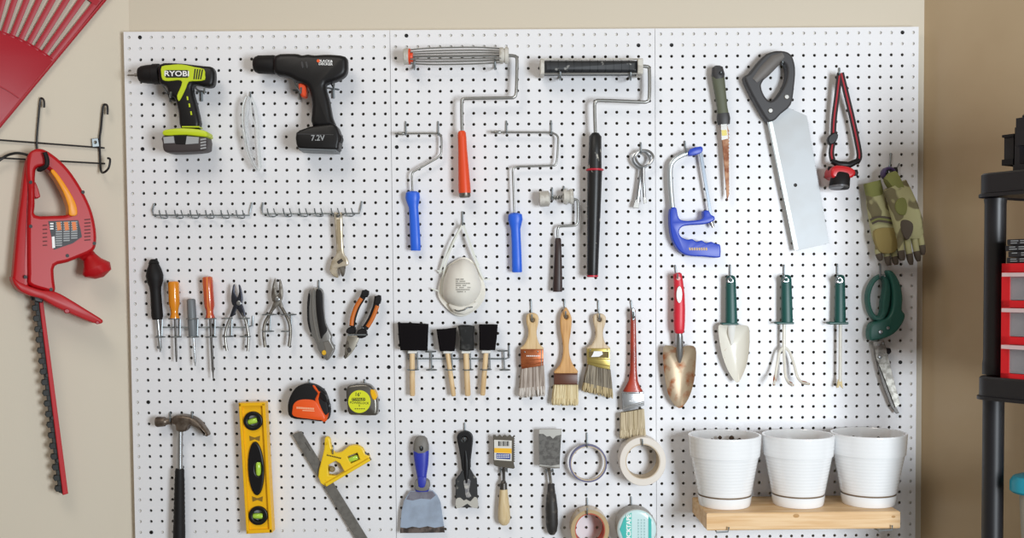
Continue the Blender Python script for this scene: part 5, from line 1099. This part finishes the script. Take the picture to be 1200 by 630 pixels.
for k, (pxc, hw, lab) in enumerate(((850, 43.2, 'left white ribbed flower pot on the pine shelf'), (935.3, 42.4, 'middle white ribbed flower pot on the pine shelf'), (1018, 44, 'right white ribbed flower pot on the pine shelf'))):
    yc = -.088; d = -yc/U
    C0 = BD.P(pxc+(-1 if k == 0 else 0), 510, d); ro = hw*U*(2.3774+yc)/2.3774*.992; z1 = BD.P(pxc, (508.5, 508, 506)[k], d).z; h = z1-zs
    cc = (C0.x, yc)
    rb = ro*.735
    t = thing('flower_pot', lab, 'pot', (cc[0], cc[1], zs), 'white flower pots')
    prof = [(.0001, zs+h*.125), (rb*.93, zs+h*.125), (rb*.94, zs+h*.165), (rb*.99, zs+h*.168)]
    def rad(f): return rb+(ro*.93-rb)*f
    zr = .705
    n = 48
    for i in range(n+1):
        f = .172+(zr-.172)*i/n
        prof.append((rad((f-.172)/(zr-.172))+.0003*(1 if (i//2) % 2 else 0), zs+h*f))
    ri0 = ro*.965
    prof += [(ri0-.0008, zs+h*zr), (ri0, zs+h*(zr+.008))]
    for i in range(20):
        f = zr+.012+(0.985-zr-.012)*i/19; prof.append((ri0+(ro-ri0)*i/19+.0002*(1 if (i//2) % 2 else 0), zs+h*f))
    prof += [(ro-.0005, zs+h*.997), (ro-.002, zs+h), (ro-.0045, zs+h*.998), (ro-.0055, zs+h*.985), (ro*.87, zs+h*.7), (ro*.82, zs+h*.5), (.0001, zs+h*.5)]
    obj('pot_body', MB().revolve(cc, prof, 72), pot_w, t, ang=50)
    obj('saucer', MB().revolve(cc, [(.0001, zs+.0004), (rb*.93, zs+.0004), (rb*.96, zs+h*.02), (rb*.985, zs+h*.08), (rb*1.0, zs+h*.13), (rb*1.0, zs+h*.142), (rb*.985, zs+h*.146), (rb*.95, zs+h*.13), (.0001, zs+h*.12)], 64), pot_w, t)
    obj('gap_ring', MB().revolve(cc, [(rb*.945, zs+h*.12), (rb*.955, zs+h*.13), (rb*.955, zs+h*.17), (rb*.945, zs+h*.175)], 48), M('gap_brown', '#7a6650', .7) if 'gap_brown' not in bpy.data.materials else bpy.data.materials['gap_brown'], t, 'brown ring in the gap above the saucer')  # brown ring set into the gap between pot body and saucer
    so = obj('soil', MB().revolve(cc, [(.0001, zs+h*.80), (ro*.86, zs+h*.80), (ro*.895, zs+h*.815), (ro*.86, zs+h*.83), (ro*.5, zs+h*.85), (.0001, zs+h*.84)], 40), soil, t) if k != 1 else obj('soil', MB().revolve(cc, [(.0001, zs+h*.52), (ro*.80, zs+h*.52), (ro*.825, zs+h*.53), (ro*.5, zs+h*.55), (.0001, zs+h*.55)], 40), soil, t)
    if k != 1:
        mb = MB()
        for i in range(26):
            a, r = random.uniform(0, 2*PI), random.uniform(.1, .75)*ro; x, y, z = cc[0]+r*math.cos(a), cc[1]+r*math.sin(a), zs+h*random.uniform(.84, .9)
            q = random.uniform(.003, .007); mb.rings([[V((x+q*s_*math.cos(b*PI/3), y+q*s_*math.sin(b*PI/3), z+q*zz)) for b in range(6)] for s_, zz in ((.3, -.8), (1, -.2), (.8, .5), (.2, .9))])
        obj('soil_clods', mb, soil, so)

# ------------------------------------------------------------------ shelving unit at the right
b_ = WR.n.copy(); a_ = dr.copy()
SF = Plane(V((XR, WALLY, 0))+WR.n*.33, WR.n)
Fc = SF.P(1141, 300); Fc.z = 0
def sz(y, x=1150): return SF.P(x, y).z
def slab(mb, s0, s1, t0, t1, z0, z1, r=.0):
    """s along the wall from the far corner, t outward from the front face"""
    c0 = Fc+a_*s0+b_*t0; return mb.box3(c0+V((0, 0, z0)), a_*(s1-s0), b_*(t1-t0), V((0, 0, z1-z0)))
def rslab(mb, s0, s1, t0, t1, zz, r=.03):
    o = rrect(s0, t0, s1, t1, r, 5); rs = []
    for k, z in zz:
        q = inset(o, k); rs.append([Fc+a_*x+b_*y+V((0, 0, z)) for x, y in q])
    return mb.rings(rs)
t = thing('shelving_unit', 'black plastic shelving unit standing against the right wall', 'shelving', Fc+a_*.3-b_*.15)
Lg = .62; Dp = .32
z1, z0 = sz(203), sz(231); y1, y0 = sz(441), sz(468)
for (zt, zb_) in ((z1, z0), (y1, y0), (y1-.52, y1-.57)):
    obj('shelf', rslab(MB(), 0, Lg, -Dp, 0, [(0, zb_+.004), (-.004, zb_), (-.004, zb_+.006), (0, zb_+.008), (0, zt-.003), (.003, zt), (.012, zt), (.012, zt-.006)]), shelfpl, t)
pc = (SF.P(1165.5, 350, -.062/U)-Fc).dot(a_)
for s0 in (pc, Lg-.05):
    for t0 in (-.062, -Dp+.036):
        for (za, zc_) in ((z0, y1), (y0, y1-.52), (y1-.57, 0)):
            mb = MB(); c0 = Fc+a_*s0+b_*t0
            mb.rings([[c0+V((r*math.cos(k*PI/12), r*math.sin(k*PI/12), z)) for k in range(24)] for r, z in ((.021, zc_), (.021, zc_+.02), (.0195, zc_+.03), (.0195, za-.01), (.021, za))])
            obj('post', mb, shelfpl, t)
def onshelf(x, y): p = SF.P(x, y, -.008/U); return (p-Fc).dot(a_)
s0 = onshelf(1173, 400)+.0; zc0, zc1 = y1-.0058, sz(309)
t = thing('drawer_cabinet', 'red small parts cabinet with clear drawers on the black shelving unit', 'storage cabinet', Fc+a_*(s0+.15)+b_*-.1+V((0, 0, zc0)))
rows = 3; W_ = .34; tf = -.008; tb = -.2
cab = MB(); ph = (zc1-zc0)/134
zr_ = [(zc1-ph*a, zc1-ph*b) for a, b in ((10, 42), (50, 83), (91.5, 125))]
slab(cab, s0, s0+W_, tb, tb+.004, zc0, zc1)
lm = s0+.016; cols = [(lm, s0+W_/2-.008), (s0+W_/2+.008, s0+W_-.016)]
zz_ = [zc1]+[z for p in zr_ for z in p]+[zc0]
for k in range(0, 8, 2): slab(cab, s0, s0+W_, tb, tf, zz_[k+1], zz_[k])
for x0, x1 in ((s0, lm), (cols[0][1], cols[1][0]), (cols[1][1], s0+W_)): slab(cab, x0, x1, tb, tf, zc0, zc1)
obj('case', cab, M('cabinet_red', '#d31420', .35), t)
for zc_, za in zr_:
    for q0, q1 in cols:
        za_ = za+.001; zt_ = zc_-.001
        dw = MB(); slab(dw, q0, q1, tf-.004, tf-.001, za_, zt_); slab(dw, q0, q1, tb+.01, tf-.004, za_, za_+.002); slab(dw, q0, q0+.002, tb+.01, tf-.004, za_, zt_-.01); slab(dw, q1-.002, q1, tb+.01, tf-.004, za_, zt_-.01)
        dr_ = obj('drawer', dw, clear_d, t, 'clear plastic drawer')
        pm = MB(); slab(pm, q0-.006, q1, tf-.002, tf+.016, zt_-.007, zt_); obj('pull', pm, M('pull_clear', '#e3c9c9', .25, alpha=.8) if 'pull_clear' not in bpy.data.materials else bpy.data.materials['pull_clear'], dr_)
        hm = MB()
        for q in range(5):
            x = q0+.008+random.random()*.1; w = .010+.014*random.random(); hh = .012+.02*random.random(); yy = tf-.012-.08*random.random()
            rslab(hm, x, x+w, yy-w, yy, [(0, za_+.0025), (0, za_+hh), (.002, za_+hh+.002)], .004)
        obj('contents', hm, M('hardware', '#c9c8c4', .45) if 'hardware' not in bpy.data.materials else bpy.data.materials['hardware'], dr_)
zk = zc1+.0005; nb = 4; bh = (sz(281)-zk)/nb
for i in range(nb):
    t = thing('carton', ('lowest', 'second lowest', 'third from the bottom', 'topmost')[i]+' flat black carton in the stack on the red cabinet', 'box', Fc+a_*(s0+.1)+b_*-.1+V((0, 0, zk+i*bh)), 'flat black cartons')
    o_ = .004*(i % 2)
    obj('box', rslab(MB(), s0+.004+o_, s0+.2+o_, -.19, -.016+.002*i, [(.001, zk+i*bh), (0, zk+i*bh+.001), (0, zk+(i+1)*bh-.0016), (.001, zk+(i+1)*bh-.0006)], .002), boxm, t)
    mb = MB()
    for j in range(2):
        for q in range(8):
            if random.random() < .8: slab(mb, s0+.012+q*.018+o_, s0+.012+q*.018+random.uniform(.008, .016)+o_, -.016+.002*i, -.0155+.002*i, zk+i*bh+bh*(.25+.35*j), zk+i*bh+bh*(.38+.35*j))
    obj('print', mb, lgprint, t)
# black clamp-like holder on the top tier
t = thing('tool_case', 'black plastic tool holder standing on top of the shelving unit', 'tool holder', Fc+a_*.12+b_*-.1+V((0, 0, z1-.005)))
def q(x): return (SF.P(x, 180, -15)-Fc).dot(a_)
def zz(y): return SF.P(1180, y, -15).z
mb = MB(); slab(mb, q(1173), q(1184), -.16, -.04, zz(193), zz(158)); obj('side_lug', mb, shelfpl, t)
mb = MB(); slab(mb, q(1172), q(1186), -.165, -.035, zz(160), zz(157)); slab(mb, q(1172), q(1185), -.165, -.035, zz(193), zz(186)); obj('side_flange', mb, blackpl, t)
mb = MB(); rslab(mb, q(1182), q(1188), -.15, -.05, [(0, zz(160)), (0, zz(145)), (.002, zz(142))], .004); obj('upright', mb, shelfpl, t)
mb = MB(); slab(mb, q(1190), q(1260), -.2, -.03, zz(172), zz(140)); slab(mb, q(1187), q(1193), -.17, -.035, zz(197), zz(150)); slab(mb, q(1250), q(1260), -.17, -.035, zz(197), zz(150)); slab(mb, q(1187), q(1260), -.18, -.03, z1-.006, zz(194)); obj('body', mb, shelfpl, t)
mb = MB(); rslab(mb, q(1192), q(1258), -.19, -.04, [(0, zz(140)), (0, zz(137)), (.003, zz(135))], .006); obj('lid', mb, blackpl, t)
# storage bin with teal lid
t = thing('storage_bin', 'cloudy plastic bin with teal lid on the lower shelf', 'bin', Fc+a_*.25+b_*-.15+V((0, 0, y1-.52)))
def q2(x): return (SF.P(x, 570, -20)-Fc).dot(a_)
u0 = q2(1176); zl1, zl0 = SF.P(1185, 556, -20).z, SF.P(1185, 577, -20).z
obj('lid', rslab(MB(), u0, u0+.42, -.29, -.03, [(.004, zl0), (0, zl0+.004), (0, zl1-.012), (.006, zl1-.003), (.02, zl1)], .04), teal, t, 'teal lid')
obj('tub', rslab(MB(), u0+.014, u0+.406, -.28, -.042, [(.02, y1-.52+.0005), (.016, y1-.515), (0, zl0), (.004, zl0)], .035), bin_m, t)

# ------------------------------------------------------------------ light
def area_light(name, loc, aim, sx, sy, power, col):
    l = bpy.data.lights.new(name, 'AREA'); l.shape = 'RECTANGLE'; l.size = sx; l.size_y = sy; l.energy = power; l.color = col
    o = bpy.data.objects.new(name, l); C.objects.link(o); o.location = loc
    o.rotation_euler = (V(aim)-V(loc)).to_track_quat('-Z', 'Y').to_euler(); return o
area_light('garage_door_daylight', (1.5, -2.95, 1.2), (0, 0, 1.3), .75, 1.1, 85, (.87, .94, 1.0))
area_light('warm_fill', (-.9, -1.9, 3.0), (-.2, 0, 1.3), .9, .9, 15, (1, .93, .84))  # warm fill added at the left front, stands for no known lamp
w = bpy.data.worlds.new('room_light'); S.world = w; w.use_nodes = True
bg = w.node_tree.nodes['Background']; bg.inputs[0].default_value = (1.0, .91, .79, 1); bg.inputs[1].default_value = .25
S.view_settings.view_transform = 'Standard'; S.view_settings.look = 'None'; S.view_settings.exposure = 0; S.view_settings.gamma = 1
S.view_settings.use_curve_mapping = False
